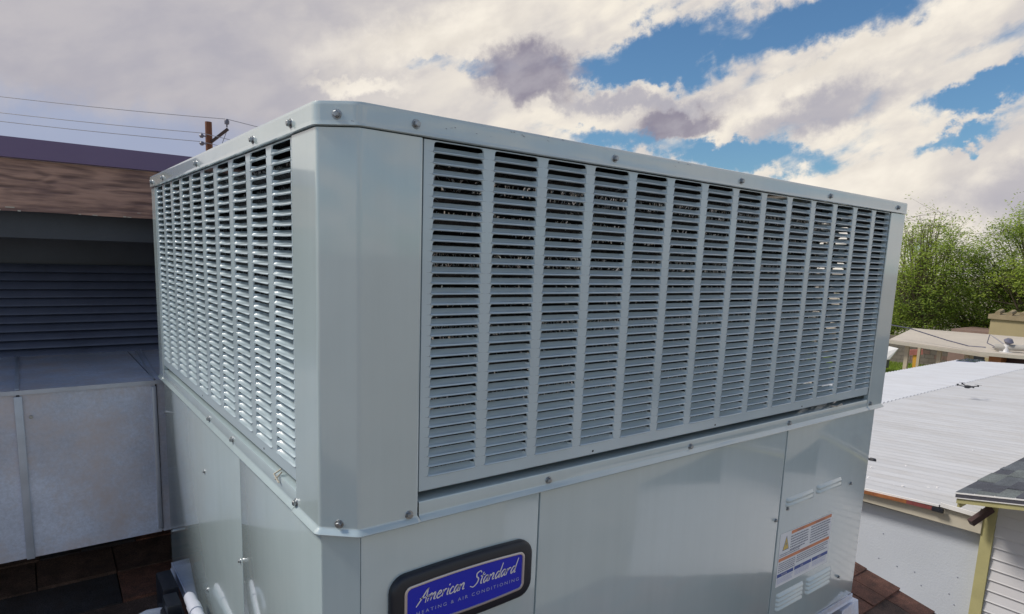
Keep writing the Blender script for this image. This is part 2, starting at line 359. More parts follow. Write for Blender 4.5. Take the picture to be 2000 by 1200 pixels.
# ------------------------------------------------------------------ house roof under the unit
SL, Z0 = .25, -1.30; KK = math.sqrt(1+SL*SL)
TU = Vector((0, 1, SL))/KK; NU = Vector((0, -SL, 1))/KK
house = thing('house', 'house with brown shingled roof carrying the big metal unit', 'house')
b = MB(); X0, X1, Y0, Y1 = -7.0, 2.14, -2.2, 3.2
zt = lambda y: Z0 + SL*y
b.add([(X0,Y0,zt(Y0)-.02),(X1,Y0,zt(Y0)-.02),(X1,Y1,zt(Y1)-.02),(X0,Y1,zt(Y1)-.02),(X0,Y0,zt(Y0)-.14),(X1,Y0,zt(Y0)-.14),(X1,Y1,zt(Y1)-.14),(X0,Y1,zt(Y1)-.14)],
      [(0,1,2,3),(7,6,5,4),(0,4,5,1),(1,5,6,2),(2,6,7,3),(3,7,4,0)])
b.add([(X0,Y1,zt(Y1)),(X1,Y1,zt(Y1)),(X1,Y1+6.5,zt(Y1)-1.6),(X0,Y1+6.5,zt(Y1)-1.6)], [(0,1,2,3)])
b.build('roof_deck', 'shC', house)
box('wall', (X0+.4, Y0+.5, -4.8), (X1-.35, Y1+6.0, -2.6), 'cream', house)
b = MB()
b.add([(X1-.36,Y0+.5,-2.6),(X1-.36,Y1+6,-2.6),(X1-.36,Y1+6,zt(Y1)-1.7),(X1-.36,Y1,zt(Y1)-.15),(X1-.36,Y0+.5,zt(Y0+.5)-.15)], [(0,1,2,3,4)])
b.build('gable', 'cream', house)
b = MB(); b.bar((X1+.012, Y0, zt(Y0)-.08), (X1+.012, Y1, zt(Y1)-.08), .02, .13); b.build('rake_board', 'dark_wood', house)
EXP = .115
def tab(mb, x0, x1, y, thick, mi, lift=0.):
    # lies on slope, butt at y, reaching 0.16 upslope
    p = Vector((0, y, zt(y))); L = EXP*KK+.03
    for_ = []
    vs = []
    for (t, hn) in ((0, thick+.006), (L, .0015)):
        for x in (x0, x1):
            q = p + TU*t + NU*(hn+lift); vs.append((x, q.y, q.z))
    for (t, hn) in ((0, .0), (L, -.002)):
        for x in (x0, x1):
            q = p + TU*t + NU*(hn+lift); vs.append((x, q.y, q.z))
    mb.add(vs, [(0,1,3,2),(4,5,1,0),(4,0,2,6),(1,5,7,3)], mi)
rs = random.Random(11); rest = MB(); singles = []
y = Y0; row = 0
while y < Y1-.05:
    x = X0 + rs.uniform(0, .2)
    while x < X1+.03:
        w = rs.choice((.09, .13, .17, .22, .28)); xe = min(x+w, X1+.035+rs.uniform(0,.004))
        if xe-x < .03: break
        mi = rs.choices((0,1,2), (.38,.42,.20))[0] if x > .6 else rs.choices((0,1,2), (.62,.10,.28))[0]  # left side gets few red tabs: its shadow is put into the colour mix
        th = rs.choice((.002, .002, .006))
        vis = (-.75 < x < .2 and .1 < y < 1.5) or (x > 1.15 and -.35 < y < .6)
        gap = .0015
        if vis:
            s_ = MB(); tab(s_, x+gap, xe-gap, y, th, 0); o = s_.build('shingle', ('shA','shB','shC')[mi], house)
        else: tab(rest, x+gap, xe-gap, y, th, mi)
        x += w
    y += EXP; row += 1
rest.build('shingles', ['shA','shB','shC'], house, kind='stuff')

# ------------------------------------------------------------------ the packaged unit
A_, B_, L_, D_ = .0337, .0297, 1.30, 1.0354
ZB = -.885                       # underside of the cabinet
unit = thing('air_conditioner', 'large grey rooftop air conditioning cabinet with louvered sides and blue badge', 'air conditioner', loc=(0,0,0))
foot = [(L_,0),(A_,0),(0,B_),(0,D_),(L_,D_)]
m_ = MB()
sweep(m_, foot, [(-.006,.0002),(.0012,.0),(.0030,.0008),(.0022,.004),(.0021,.0052),(.0020,.0195),(.0020,.0205),(.0010,.0232),(-.002,.0242),(-.02,.0245)], closed=True, rad=.006)
cap = m_.build('top_cap', 'paint', unit, smooth=35)
m_ = MB()
m_.add([(L_-.012,.012,.0243),(A_+.006,.012,.0243),(.012,B_+.006,.0243),(.012,D_-.012,.0243),(L_-.012,D_-.012,.0243)], [(0,1,2,3,4)])
m_.build('top_panel', 'paint', unit)
# fan outlet on the top
m_ = MB(); m_.tube([(.65,.52,.0246),(.65,.52,.045)], .30, 40); m_.build('fan_shroud', 'paint', unit, smooth=40)
fr = []
m_ = MB()
for rr in (.06,.11,.16,.21,.26,.29):
    m_.tube([(.65+rr*math.cos(t*math.pi/20), .52+rr*math.sin(t*math.pi/20), .052) for t in range(41)], .0025, 5)
m_.build('fan_guard', 'zinc', unit)
LIP = [(0,-.4188),(0,-.4200),(.0010,-.4215),(.0046,-.4245),(.0056,-.4262),(.0050,-.4276),(.0030,-.4284),(-.006,-.4285)]
POST = [(-.01,-.0012),(-.0004,-.0012)] + LIP
m_ = MB()
sweep(m_, [(.106,.010),(.106,.0),(A_,0),(0,B_),(0,.104),(.010,.104)], POST, rad=.0030)
m_.build('corner_post', 'paint', unit, smooth=35)
m_ = MB(); sweep(m_, [(L_-.002,.10),(L_-.002,0),(1.2285,0),(1.2285,.010)], POST, rad=.002); m_.build('corner_post', 'paint', unit, smooth=35)
m_ = MB(); sweep(m_, [(.010,.988),(0,.988),(0,D_-.002),(.08,D_-.002)], POST, rad=.002); m_.build('corner_post', 'paint', unit, smooth=35)
m_ = MB(); sweep(m_, [(1.2,D_-.002),(L_-.002,D_-.002),(L_-.002,.95)], POST, rad=.002); m_.build('corner_post', 'paint', unit, smooth=35)
RAIL = [(-.03,-.4035),(-.006,-.4035),(-.0018,-.4045),(-.0012,-.4060)] + [(a-.0010,z) for a,z in LIP]
m_ = MB(); sweep(m_, [(1.2270,0),(.1072,0)], RAIL); m_.build('rail', 'paint', unit, smooth=35)
m_ = MB(); sweep(m_, [(0,.1052),(0,.9868)], RAIL); m_.build('rail', 'paint', unit, smooth=35)
m_ = MB(); sweep(m_, [(L_-.002,.95),(L_-.002,.1015)], RAIL); m_.build('rail', 'paint', unit, smooth=35)

# scuffs on the front of the cap
b = MB(); rsc = random.Random(31)
for (x0, x1, z0, z1, n) in ((.13,.19,.010,.022,5),(.20,.30,.017,.0222,7),(.50,.60,.014,.021,4),(.02,.03,.001,.004,1)):
    for _ in range(n):
        x = rsc.uniform(x0,x1); z = rsc.uniform(z0,z1); l = rsc.uniform(.0006,.004); h = rsc.uniform(.0002,.0006); k_ = rsc.uniform(-.3,.3)
        b.add([(x,-.00235,z),(x+l,-.00235,z+l*k_),(x+l*.9,-.00235,z+l*k_+h),(x+.1*l,-.00235,z+h*1.3)], [(0,1,2,3)])
b.build('scuff_marks', 'insul', unit, kind='stuff')
# louvered panels
PITCH_, ROWS, ZT = .0117, 32, -.0015
mapF = lambda u, d, z: (u, d+.0025, z)
mapL = lambda u, d, z: (d+.0025, u, z)
mapR = lambda u, d, z: (L_-.006-d, u, z)
def outline(w):
    h = PITCH_
    l = [(0,.0002),(.0010,.0030),(.0014,.0080),(.0026,.0100),(.0055,.0108)]
    return l, [(w-x, z) for x, z in l]
def panel(name, mp, u0, u1, zb, cols, w, pitch):
    b = MB(); V = []; rmb = .5*(pitch-w)
    us = [cols[0]-rmb] + [c+w+rmb for c in cols]
    zbot = ZT - PITCH_*ROWS
    def q(pts, mi=0): b.add([mp(*p) for p in pts], [tuple(range(len(pts)))], mi)
    # border
    q([(u0,0,ZT),(us[0],0,ZT),(us[0],0,zb+.0015),(u0,0,zb+.0015)])
    q([(us[-1],0,ZT),(u1,0,ZT),(u1,0,zb+.0015),(us[-1],0,zb+.0015)])
    q([(us[0],0,zbot),(us[-1],0,zbot),(us[-1],0,zb+.0015),(us[0],0,zb+.0015)])
    q([(u0,0,zb+.0015),(u1,0,zb+.0015),(u1,.0015,zb),(u0,.0015,zb)]); q([(u0,.0015,zb),(u1,.0015,zb),(u1,.012,zb),(u0,.012,zb)])
    q([(u0,0,ZT),(u0,0,zb+.0015),(u0,.01,zb+.0015),(u0,.01,ZT)]); q([(u1,0,ZT),(u1,0,zb+.0015),(u1,.01,zb+.0015),(u1,.01,ZT)])
    ol, orr = outline(w)
    for c in cols:
        for r in range(ROWS):
            z0 = ZT - PITCH_*(r+1); z1 = z0+PITCH_
            lb = [(c-rmb,0,z0),(c-rmb,0,z1)]; rb = [(c+w+rmb,0,z0),(c+w+rmb,0,z1)]
            L = [(c+x,0,z0+z) for x, z in ol]; Rr = [(c+x,0,z0+z) for x, z in orr]
            v = [mp(*p) for p in lb+L+rb+Rr]
            i = len(v)
            # left: 0,1 rect; 2..6 outline; 7,8 rect; 9..13 outline
            f = [(0,2,3),(0,3,4),(0,4,1),(1,4,5),(1,5,6), (7,10,9),(7,11,10),(7,8,11),(8,12,11),(8,13,12), (1,6,13,8)]
            # inward edge returns
            Li = [mp(x+.0004,.0016,z-.0002) for x,_,z in L]; Ri = [mp(x-.0004,.0016,z-.0002) for x,_,z in Rr]
            v += Li+Ri
            for k in range(4):
                f.append((2+k,3+k,15+k,14+k)); f.append((9+k,10+k,20+k,19+k))
            f.append((6,13,23,18))
            b.add(v, f)
    o = b.build(name, 'slat', unit)
    return o
PROF = [(.0012,-.0011),(-.0008,-.0012),(-.0019,-.0003),(-.0012,.0009),(.0008,.0012),(.0034,.0026),(.0060,.0048),(.0076,.0064)]
def slat_mesh(mp, w):
    b = MB(); cols = (.0003, .0034, w/2, w-.0034, w-.0003); vs = []
    for i, u in enumerate(cols):
        for k, (d, z) in enumerate(PROF):
            t = max(0, k-3)/4
            if i in (0, 4):
                uu = u + (.0012*t if i == 0 else -.0012*t)
                vs.append(mp(uu, (d*.35 if k < 4 else .0006), z*(.45 if k < 4 else 1)))
            else:
                sh = .0012*t*(1 if i == 1 else -1 if i == 3 else 0)
                vs.append(mp(u+sh, d, z))
    n = len(PROF)
    fs = [(i*n+k, (i+1)*n+k, (i+1)*n+k+1, i*n+k+1) for i in range(4) for k in range(n-1)]
    b.add(vs, fs); return b
FW, FP, LW_, LP_ = .0672, .0802, .0705, .0885
fcols = [.1185+FP*i for i in range(14)]; lcols = [.110+LP_*i for i in range(10)]
pf = panel('louver_panel', mapF, .1076, 1.2268, -.3935, fcols, FW, FP)
pl = panel('louver_panel', mapL, .1052, .9868, -.3935, lcols, LW_, LP_)
pr = panel('louver_panel', mapR, .101, .95, -.3935, [.115+.0825*i for i in range(10)], .067, .0825)
zero = lambda f: (lambda u, d, z: f(u, d, z))
restm = MB()
cam_p = Vector((-.24, -.615, -.12)); cand = []
for side, cols, w in (('F', fcols, FW), ('L', lcols, LW_)):
    for c in cols:
        for r in range(ROWS):
            z = ZT-PITCH_*(r+1); u = c+w/2
            p = Vector((u, 0, z)) if side == 'F' else Vector((0, u, z)); v = p-cam_p
            nrm = abs(v.y if side == 'F' else v.x)/v.length
            cand.append((-w*PITCH_*nrm/v.length_squared, side, c, z))
cand.sort()
keep = {}
for side, mp, w, parent in (('F', mapF, FW, pf), ('L', mapL, LW_, pl)):
    keep[side] = slat_mesh(mp, w).build('slat_mesh_tmp', 'slat', None, smooth=50)
first = {}
for i, (a_, side, c, z) in enumerate(cand):
    src = keep[side]; parent = pf if side == 'F' else pl
    loc = (c, 0, z) if side == 'F' else (0, c, z)
    if i < 300:
        o = bpy.data.objects.new('louver_slat', src.data); C.objects.link(o); o.parent = parent; o.location = loc
    else:
        me = src.data
        restm.add([tuple(v.co + Vector(loc)) for v in me.vertices], [tuple(p.vertices) for p in me.polygons])
rsl = slat_mesh(mapR, .067)
for c in [.115+.0825*i for i in range(10)]:
    for r in range(ROWS):
        z = ZT-PITCH_*(r+1)
        restm.add([(x, y+c, zz+z) for x, y, zz in rsl.v], rsl.f)
restm.build('louver_slats', 'slat', unit, smooth=50, kind='stuff')
for o in keep.values(): o.data.name = 'louver_slat'; bpy.data.objects.remove(o)

# spine-fin coil behind the louvers
coil = bpy.data.objects.new('coil', None); C.objects.link(coil); coil.parent = unit
zs = [-.028-.0285*i for i in range(13)]
CI = .033; spn = MB(); rc = random.Random(5)
for k, z in enumerate(zs):
    t = MB(); path = [(1.074,CI,z)] + [(x, CI+.002*math.sin(x*19+k), z+.0012*math.sin(x*23+k*2)) for x in [.95-.1*i for i in range(9)]] + [(CI+.004,CI+.03,z)] + [(CI+.001*math.sin(k), .15+.1*i, z) for i in range(9)]
    t.tube(path, .0075, 7); t.build('coil_tube', 'coil', coil, smooth=60)
    def spine(p, ax):
        a = rc.uniform(0, 2*math.pi); l = rc.uniform(.006, .0135); s_ = rc.uniform(-.004, .004); w = rc.uniform(.0005, .0012)
        if ax == 0: o_ = Vector((s_, math.cos(a)*l, math.sin(a)*l)); wv = Vector((w,0,0)); st = Vector((0, math.cos(a)*.006, math.sin(a)*.006))
        else: o_ = Vector((math.cos(a)*l, s_, math.sin(a)*l)); wv = Vector((0,w,0)); st = Vector((math.cos(a)*.006, 0, math.sin(a)*.006))
        p = Vector(p)
        tw = Vector((rc.uniform(-.0012,.0012) for _ in range(3)))
        spn.add([p+st-wv, p+st+wv, p+o_+tw+wv*.6, p+o_+tw-wv*.6], [(0,1,2,3)])
    dens = 1.0 if k % 2 == 0 else .75
    for _ in range(int(3000*dens)): spine((rc.uniform(.08, 1.06), CI, z), 0)
    for _ in range(int(2700*dens)): spine((CI, rc.uniform(.08, .99), z), 1)
o = spn.build('fin_spines', 'alu', coil); o['kind'] = 'stuff'
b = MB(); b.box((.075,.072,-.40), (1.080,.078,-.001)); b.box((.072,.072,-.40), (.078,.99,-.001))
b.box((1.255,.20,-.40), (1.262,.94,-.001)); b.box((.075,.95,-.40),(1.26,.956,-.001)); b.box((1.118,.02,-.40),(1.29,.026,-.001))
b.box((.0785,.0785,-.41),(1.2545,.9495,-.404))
b.build('dark_backing', 'dark_in', unit)  # near-black sheets added behind the coil, standing in for the unlit interior
b = MB()
for x in (1.078, 1.100): b.bar((x,.05,-.40),(x,.05,-.005), .004)
for k in range(26): b.bar((1.07,.055,-.012-.015*k),(1.115,.058,-.016-.015*k), .0035)
b.build('coil_bracket', 'dark_in', unit)

# lower cabinet panels
ZU, ZL = -.4290, ZB+.0075
def fpanel(name, x0, x1, z0=ZL, z1=ZU): return box(name, (x0, .0035, z0), (x1, .012, z1), 'paint', unit, bev=.0018)
def lpanel(name, y0, y1, z0=ZL, z1=ZU): return box(name, (.0035, y0, z0), (.012, y1, z1), 'paint', unit, bev=.0018)
XR, YR = 1.276, 1.008
fpanel('cabinet_panel', A_+.0035, .2912); fpanel('cabinet_panel', .2935, .9085)
acc = fpanel('access_panel', .9125, XR)
lpanel('cabinet_panel', B_+.0035, .3640); lpanel('cabinet_panel', .3664, YR)
m_ = MB(); sweep(m_, [(A_+.003,.0060),(A_+.003,.0037),(.0037,B_+.003),(.0060,B_+.003)], [(0,ZU),(0,ZL)], rad=.001); m_.build('corner_panel', 'paint', unit, smooth=30)
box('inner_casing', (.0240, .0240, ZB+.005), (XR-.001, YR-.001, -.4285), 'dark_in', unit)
b = MB(); b.box((XR-.0008,.0125,ZL),(XR+.0002,YR,ZU)); b.build('side_panel', 'paint', unit)
b = MB(); sweep(b, [(XR+.002,.004),(A_+.003,.004),(.004,B_+.003),(.004,YR+.002)], [(0,ZB+.0065),(.0025,ZB+.006),(.0025,ZB-.006),(.005,ZB-.010),(-.004,ZB-.010)], rad=.002); b.build('base_rail', 'galv', unit, smooth=30)

# bolts
def bolt_mesh(face):
    b = MB()
    def P(u, d, z): return (u, -d, z) if face == 'F' else (-d, u, z)
    def disc(r0, d0, r1, d1, n=14, hexa=False):
        n = 6 if hexa else n
        ang = [2*math.pi*i/n + .35 for i in range(n)]
        vs = [P(r0*math.cos(a), d0, r0*math.sin(a)) for a in ang] + [P(r1*math.cos(a), d1, r1*math.sin(a)) for a in ang]
        b.add(vs, [(i, (i+1) % n, n+(i+1) % n, n+i) for i in range(n)] + [tuple(range(n, 2*n))])
    disc(.0052, 0, .0048, .0009); disc(.0036, .0009, .0036, .0040, hexa=True); disc(.0034, .0040, .0026, .0046, hexa=True)
    return b.build('bolt_tmp', 'zinc', None)
bF, bL = bolt_mesh('F'), bolt_mesh('L')
for (x, z, y) in [(.0952,.0108,-.002),(.3906,.0108,-.002),(.6777,.0100,-.002),(.9619,.0104,-.002),(1.2506,.0109,-.002),
                  (.0941,-.4165,0),(.3038,-.4150,.001),(.6064,-.4150,.001),(.9061,-.4150,.001),(1.2385,-.4135,0),
                  (.9386,-.5945,.0035),(1.1996,-.5919,.0035),(.8990,-.6099,.0035),(1.1962,-.8135,.0035)]:
    o = bpy.data.objects.new('bolt', bF.data); C.objects.link(o); o.parent = unit; o.location = (x, y, z)
    if z < -.5: o.scale = (.8,.8,.8)
for (y, z, x) in [(.0967,.0105,-.002),(.2369,.0100,-.002),(.5587,.0098,-.002),(.8698,.0098,-.002),(1.0015,.0103,-.002),
                  (.1018,-.4165,0),(.544,-.4160,.001),(.6092,-.5309,.0035),(.3771,-.6072,.0035),(.622,-.7691,.0035),(1.000,-.5051,.0035),(.9741,-.7849,.0035),(.3916,-.4140,.001)]:
    o = bpy.data.objects.new('bolt', bL.data); C.objects.link(o); o.parent = unit; o.location = (x, y, z)
    if z < -.42: o.scale = (.75,.75,.75)
o = bpy.data.objects.new('bolt', bF.data); C.objects.link(o); o.parent = unit; o.location = (.0160, .0110, .0105)
ang = math.atan2(B_, A_); o.rotation_euler = (0, 0, -ang); o.location = (A_*.5-.0012, B_*.5-.0014, .0105)
o = bpy.data.objects.new('bolt', bF.data); C.objects.link(o); o.parent = unit; o.rotation_euler = (0,0,-ang); o.location = (A_*.5, B_*.5, -.4150)
for o in (bF, bL): o.data.name = 'bolt'; bpy.data.objects.remove(o)
b = MB()
for x in (.3857, .6712, .95): b.tube([(x,.0022,-.3880),(x,.0030,-.3880)], .0016, 8)
b.build('screw_hole', 'dark_in', pf)
b = MB()
for y in (.2347, .6): b.tube([(.0022,y,-.3867),(.0030,y,-.3867)], .0016, 8)
b.build('screw_hole', 'dark_in', pl)
# twisted ends of wire ties poking out of the gap
b = MB(); b.tube([(1.06,-.001,-.399),(1.075,-.006,-.4005),(1.10,-.003,-.3985)], .0014, 5); b.tube([(1.07,-.002,-.4015),(1.095,-.007,-.3990)], .0012, 5); b.build('wire_tie', 'cream', unit)
b = MB(); b.tube([(.004,.168,-.396),(-.004,.172,-.402),(-.002,.160,-.410)], .0013, 5); b.tube([(.003,.163,-.398),(-.004,.168,-.408)], .0011, 5); b.build('wire_tie', 'cream', unit)

# small vent louvres on the access panel
def ventlouver(w, h=.0088):
    b = MB(); n = 8; us = [0,.003,.006]+[w-.006,w-.003,w]; sc_ = [0,.7,1,1,.7,0]
    prof = [(0,h),(.0018,h*.80),(.0042,h*.45),(.0054,h*.16),(.0046,-.0004),(-.001,-.0002)]
    vs = [(u, -d*s_, z) for u, s_ in zip(us, sc_) for d, z in prof]; k = len(prof)
    b.add(vs, [(i*k+j, (i+1)*k+j, (i+1)*k+j+1, i*k+j+1) for i in range(5) for j in range(k-1)])
    return b
vm = ventlouver(.104, .0078).build('vent_tmp', 'paint', None, smooth=60)
for (x, zlist) in ((.9302, (-.5790,-.5885)), (1.0483, (-.5755,-.5850)), (.9312, (-.7830,-.7925,-.8020,-.8115)), (1.0490, (-.7830,-.7925,-.8020,-.8115))):
    for z in zlist:
        o = bpy.data.objects.new('vent_louver', vm.data); C.objects.link(o); o.parent = acc; o.location = (x, .0034, z)
vm.data.name = 'vent_louver'; bpy.data.objects.remove(vm)

# badge
def barrel(cx, cz, hw, hh, r, bulge, n=6):
    pts = []
    for (sx, sz, a0) in ((1,1,0),(-1,1,90),(-1,-1,180),(1,-1,270)):
        for i in range(n+1):
            a = R(a0+90*i/n); pts.append((cx+sx*(hw-r)+r*math.cos(a), cz+sz*(hh-r)+r*math.sin(a)))
        # arched top and bottom edges
        if a0 in (0, 180):
            for t in (.2,.35,.5,.65,.8):
                x = cx + (hw-r)*(1-2*t)*(1 if a0 == 0 else -1); pts.append((x, cz+sz*hh))
    return [(x, z + (bulge*(1-((x-cx)/hw)**2)*(1 if z > cz else -1))) for x, z in pts]
badge = bpy.data.objects.new('badge', None); C.objects.link(badge); badge.parent = unit
BX, BZ, BW, BH = .1740, -.5277, .1035, .0385
def rings(mb, specs, close=True):
    vs = []; k = None
    for (ins, y) in specs:
        p = barrel(BX, BZ, BW-ins, BH-ins*.80, max(.004, .020-ins*.75), .0030); k = len(p)
        vs += [(x, y, z) for x, z in p]
    fs = [(i*k+j, i*k+(j+1) % k, (i+1)*k+(j+1) % k, (i+1)*k+j) for i in range(len(specs)-1) for j in range(k)]
    if close: fs.append(tuple((len(specs)-1)*k+j for j in range(k)))
    mb.add(vs, fs)
b = MB(); rings(b, [(0,.0034),(-.0002,-.0020),(.0012,-.0045),(.0045,-.0060),(.0150,-.0066),(.0155,-.0045)], False); b.build('bezel', 'bezel', badge, smooth=50)
b = MB(); rings(b, [(.0152,-.0040),(.0155,-.0072),(.0168,-.0078),(.0188,-.0076),(.0194,-.0060)], False); b.build('silver_rim', 'silver', badge, smooth=50)
b = MB(); rings(b, [(.0190,-.0060),(.0194,-.0064)], True); b.build('blue_plate', 'badge_blue', badge)
def crom(P, n=6):
    if len(P) < 3: return P
    o = []; Q = [P[0]]+P+[P[-1]]
    for i in range(1, len(Q)-2):
        for j in range(n):
            t = j/n; a, b_, c, d = Q[i-1], Q[i], Q[i+1], Q[i+2]
            o.append(tuple(.5*((2*b_[k])+(-a[k]+c[k])*t+(2*a[k]-5*b_[k]+4*c[k]-d[k])*t*t+(-a[k]+3*b_[k]-3*c[k]+d[k])*t**3) for k in (0,1)))
    o.append(P[-1]); return o
G = {'A': (1.45, [[(-.30,-.35),(.4,.85),(1.0,2.05)], [(1.0,2.05),(1.12,-.1)], [(0.0,.72),(1.45,.78)]]),
 'm': (1.5, [[(.05,1),(0,0)], [(0,.5),(.35,1.0),(.56,.85),(.5,0)], [(.52,.5),(.9,1.0),(1.1,.85),(1.05,.1),(1.35,.1)]]),
 'e': (.95, [[(0.05,.5),(.5,.6),(.6,.9),(.3,1.0),(.02,.5),(.1,.08),(.4,0),(.85,.25)]]),
 'r': (.78, [[(0.05,1),(0.0,0)], [(0.03,.5),(.3,.95),(.62,.95)]]),
 'i': (.45, [[(0.1,1),(0.08,.15),(.32,.05)], [(.1,1.35),(.2,1.6)]]),
 'c': (.8, [[(.6,.82),(.35,1.0),(.05,.6),(.1,.1),(.4,0),(.75,.2)]]),
 'a': (.98, [[(.62,.9),(.3,1.0),(.02,.5),(.15,0),(.42,.2),(.64,.95)], [(.66,1),(.62,.15),(.88,.08)]]),
 'n': (1.05, [[(.03,1),(0,0)], [(0,.5),(.4,1.0),(.62,.85),(.6,.1),(.9,.12)]]),
 'S': (1.25, [[(1.15,1.7),(.85,2.05),(.35,1.8),(.45,1.3),(.85,.9),(.8,.3),(.3,-.15),(-.3,.1)]]),
 't': (.62, [[(.28,1.7),(.2,.2),(.48,.02)], [(-.1,1.15),(.68,1.3)]]),
 'd': (1.0, [[(.6,.9),(.3,1.0),(.02,.5),(.15,0),(.45,.2),(.66,.9)], [(.80,2.2),(.66,.15),(.9,.08)]])}
def script(mb, word, x0, x1, zb, xh, yy):
    tot = sum(G[c][0] for c in word); k = (x1-x0)/tot; x = 0
    for c in word:
        for st in G[c][1]:
            P = crom(st, 6); P = [(x0+(x+a+.30*h)*k, zb+h*xh) for a, h in P]
            w0 = .00082
            L = []; Rr = []
            for i, p in enumerate(P):
                a = P[max(0, i-1)]; b_ = P[min(len(P)-1, i+1)]; dx, dz = b_[0]-a[0], b_[1]-a[1]; l = math.hypot(dx, dz) or 1
                w = w0*(.65+.5*math.sin(math.pi*min(1, (i+1)/(len(P)))))
                L.append((p[0]-dz/l*w, yy, p[1]+dx/l*w)); Rr.append((p[0]+dz/l*w, yy, p[1]-dx/l*w))
            n = len(P); mb.add(L+Rr, [(i, i+1, n+i+1, n+i) for i in range(n-1)])
        x += G[c][0]
b = MB(); script(b, 'American', .1045, .1690, -.5265, .0083, -.0068); script(b, 'Standard', .1790, .2480, -.5265, .0083, -.0068)
b.build('script_lettering', 'print_white', badge)
def text(name, s, x, z, size, mat, parent, yy, space=1.0, width=None, ofs=0.):
    cu = bpy.data.curves.new(name, 'FONT'); cu.body = s; cu.size = size; cu.space_character = space; cu.extrude = 0; cu.offset = ofs; cu.resolution_u = 3
    t = bpy.data.objects.new(name, cu); C.objects.link(t); bpy.context.view_layer.update()
    me = bpy.data.meshes.new_from_object(t); bpy.data.objects.remove(t); bpy.data.curves.remove(cu)
    xs = [v.co.x for v in me.vertices]; k = width/(max(xs)-min(xs)) if width else 1; x_ = min(xs)
    for v in me.vertices: v.co = Vector((x+(v.co.x-x_)*k, yy, z+v.co.y))
    me.materials.clear(); me.materials.append(M[mat]); me.name = name
    o = bpy.data.objects.new(name, me); C.objects.link(o); o.parent = parent; return o
text('caption_lettering', 'HEATING & AIR CONDITIONING', .1020, -.5400, .0062, 'print_grey', badge, -.0068, space=1.45, width=.1515)

# warning label
lab = bpy.data.objects.new('warning_label', None); C.objects.link(lab); lab.parent = acc
LX0, LX1, LZ0, LZ1 = .9240, 1.1312, -.7590, -.6455; LW2, LH2 = LX1-LX0, LZ1-LZ0; ly = .0031
def q2(name, a, b_, c, d, mat, dy=0.):
    m = MB(); m.add([(LX0+LW2*a, ly-dy, LZ0+LH2*c),(LX0+LW2*b_, ly-dy, LZ0+LH2*c),(LX0+LW2*b_, ly-dy, LZ0+LH2*d),(LX0+LW2*a, ly-dy, LZ0+LH2*d)], [(0,1,2,3)])
    return m.build(name, mat, lab)
q2('label_sheet', 0, 1, 0, 1, 'label_white')
q2('orange_band', .20, .985, .925, .985, 'label_orange', .0002); q2('orange_band', .01, .985, .475, .535, 'label_orange', .0002)
q2('blue_band', .01, .305, .175, .24, 'label_blue', .0002); q2('blue_band', .325, .65, .175, .24, 'label_blue', .0002); q2('blue_band', .665, .985, .175, .24, 'label_blue', .0002)
m = MB(); m.add([(LX0+.012*1, ly-.0002, LZ0+LH2*.665),(LX0+.036, ly-.0002, LZ0+LH2*.665),(LX0+.024, ly-.0002, LZ0+LH2*.94)], [(0,1,2)]); m.build('triangle_border', 'ink', lab)
m = MB(); m.add([(LX0+.0143, ly-.0003, LZ0+LH2*.68),(LX0+.0337, ly-.0003, LZ0+LH2*.68),(LX0+.024, ly-.0003, LZ0+LH2*.905)], [(0,1,2)]); m.build('warning_triangle', 'label_yellow', lab)
m = MB(); zz = LZ0+LH2*.69; xx = LX0+.024
m.add([(xx+a, ly-.0004, zz+c) for a, c in ((.001,.017),(-.003,.009),(.0000,.009),(-.0015,.002),(.003,.011),(.0002,.011))], [(0,1,2,5),(5,2,3,4)]); m.build('lightning_bolt', 'ink', lab)
text('band_lettering', 'WARNING', LX0+LW2*.30, LZ0+LH2*.934, .0055, 'ink', lab, ly-.0004)
text('band_lettering', 'ADVERTENCIA', LX0+LW2*.66, LZ0+LH2*.934, .0055, 'ink', lab, ly-.0004)
text('band_lettering', 'AVERTISSEMENT', LX0+LW2*.40, LZ0+LH2*.485, .0055, 'ink', lab, ly-.0004)
for x_, s_ in ((.09,'NOTICE'),(.44,'AVIS'),(.78,'AVISO')): text('band_lettering', s_, LX0+LW2*x_, LZ0+LH2*.187, .0055, 'print_white', lab, ly-.0004)
m = MB(); rt = random.Random(2)
def lines(x0, x1, z0, z1, n, h=.30):
    for i in range(n):
        z = z1-(z1-z0)*(i+.5)/n; x = x0; end = x1-rt.uniform(0, .25)*(x1-x0)*(1 if i % 3 == 2 else .15); hh = (z1-z0)/n*h
        while x < end:
            w = min(rt.uniform(.008, .03), end-x)
            m.add([(LX0+LW2*x, ly-.0003, LZ0+LH2*(z-hh)),(LX0+LW2*(x+w), ly-.0003, LZ0+LH2*(z-hh)),(LX0+LW2*(x+w), ly-.0003, LZ0+LH2*(z+hh)),(LX0+LW2*x, ly-.0003, LZ0+LH2*(z+hh))], [(0,1,2,3)])
            x += w+.006
lines(.20,.54,.60,.90,6,.22); lines(.58,.97,.56,.91,7,.22); lines(.02,.40,.55,.62,2,.22); lines(.02,.33,.26,.45,5,.22); lines(.35,.97,.30,.46,4,.22)
m.build('fine_print', 'ink', lab)
m = MB(); lines(.02,.30,.05,.16,5,.18); lines(.34,.63,.06,.17,5,.18); lines(.68,.96,.06,.16,5,.18); m.build('fine_print', 'print_grey', lab)

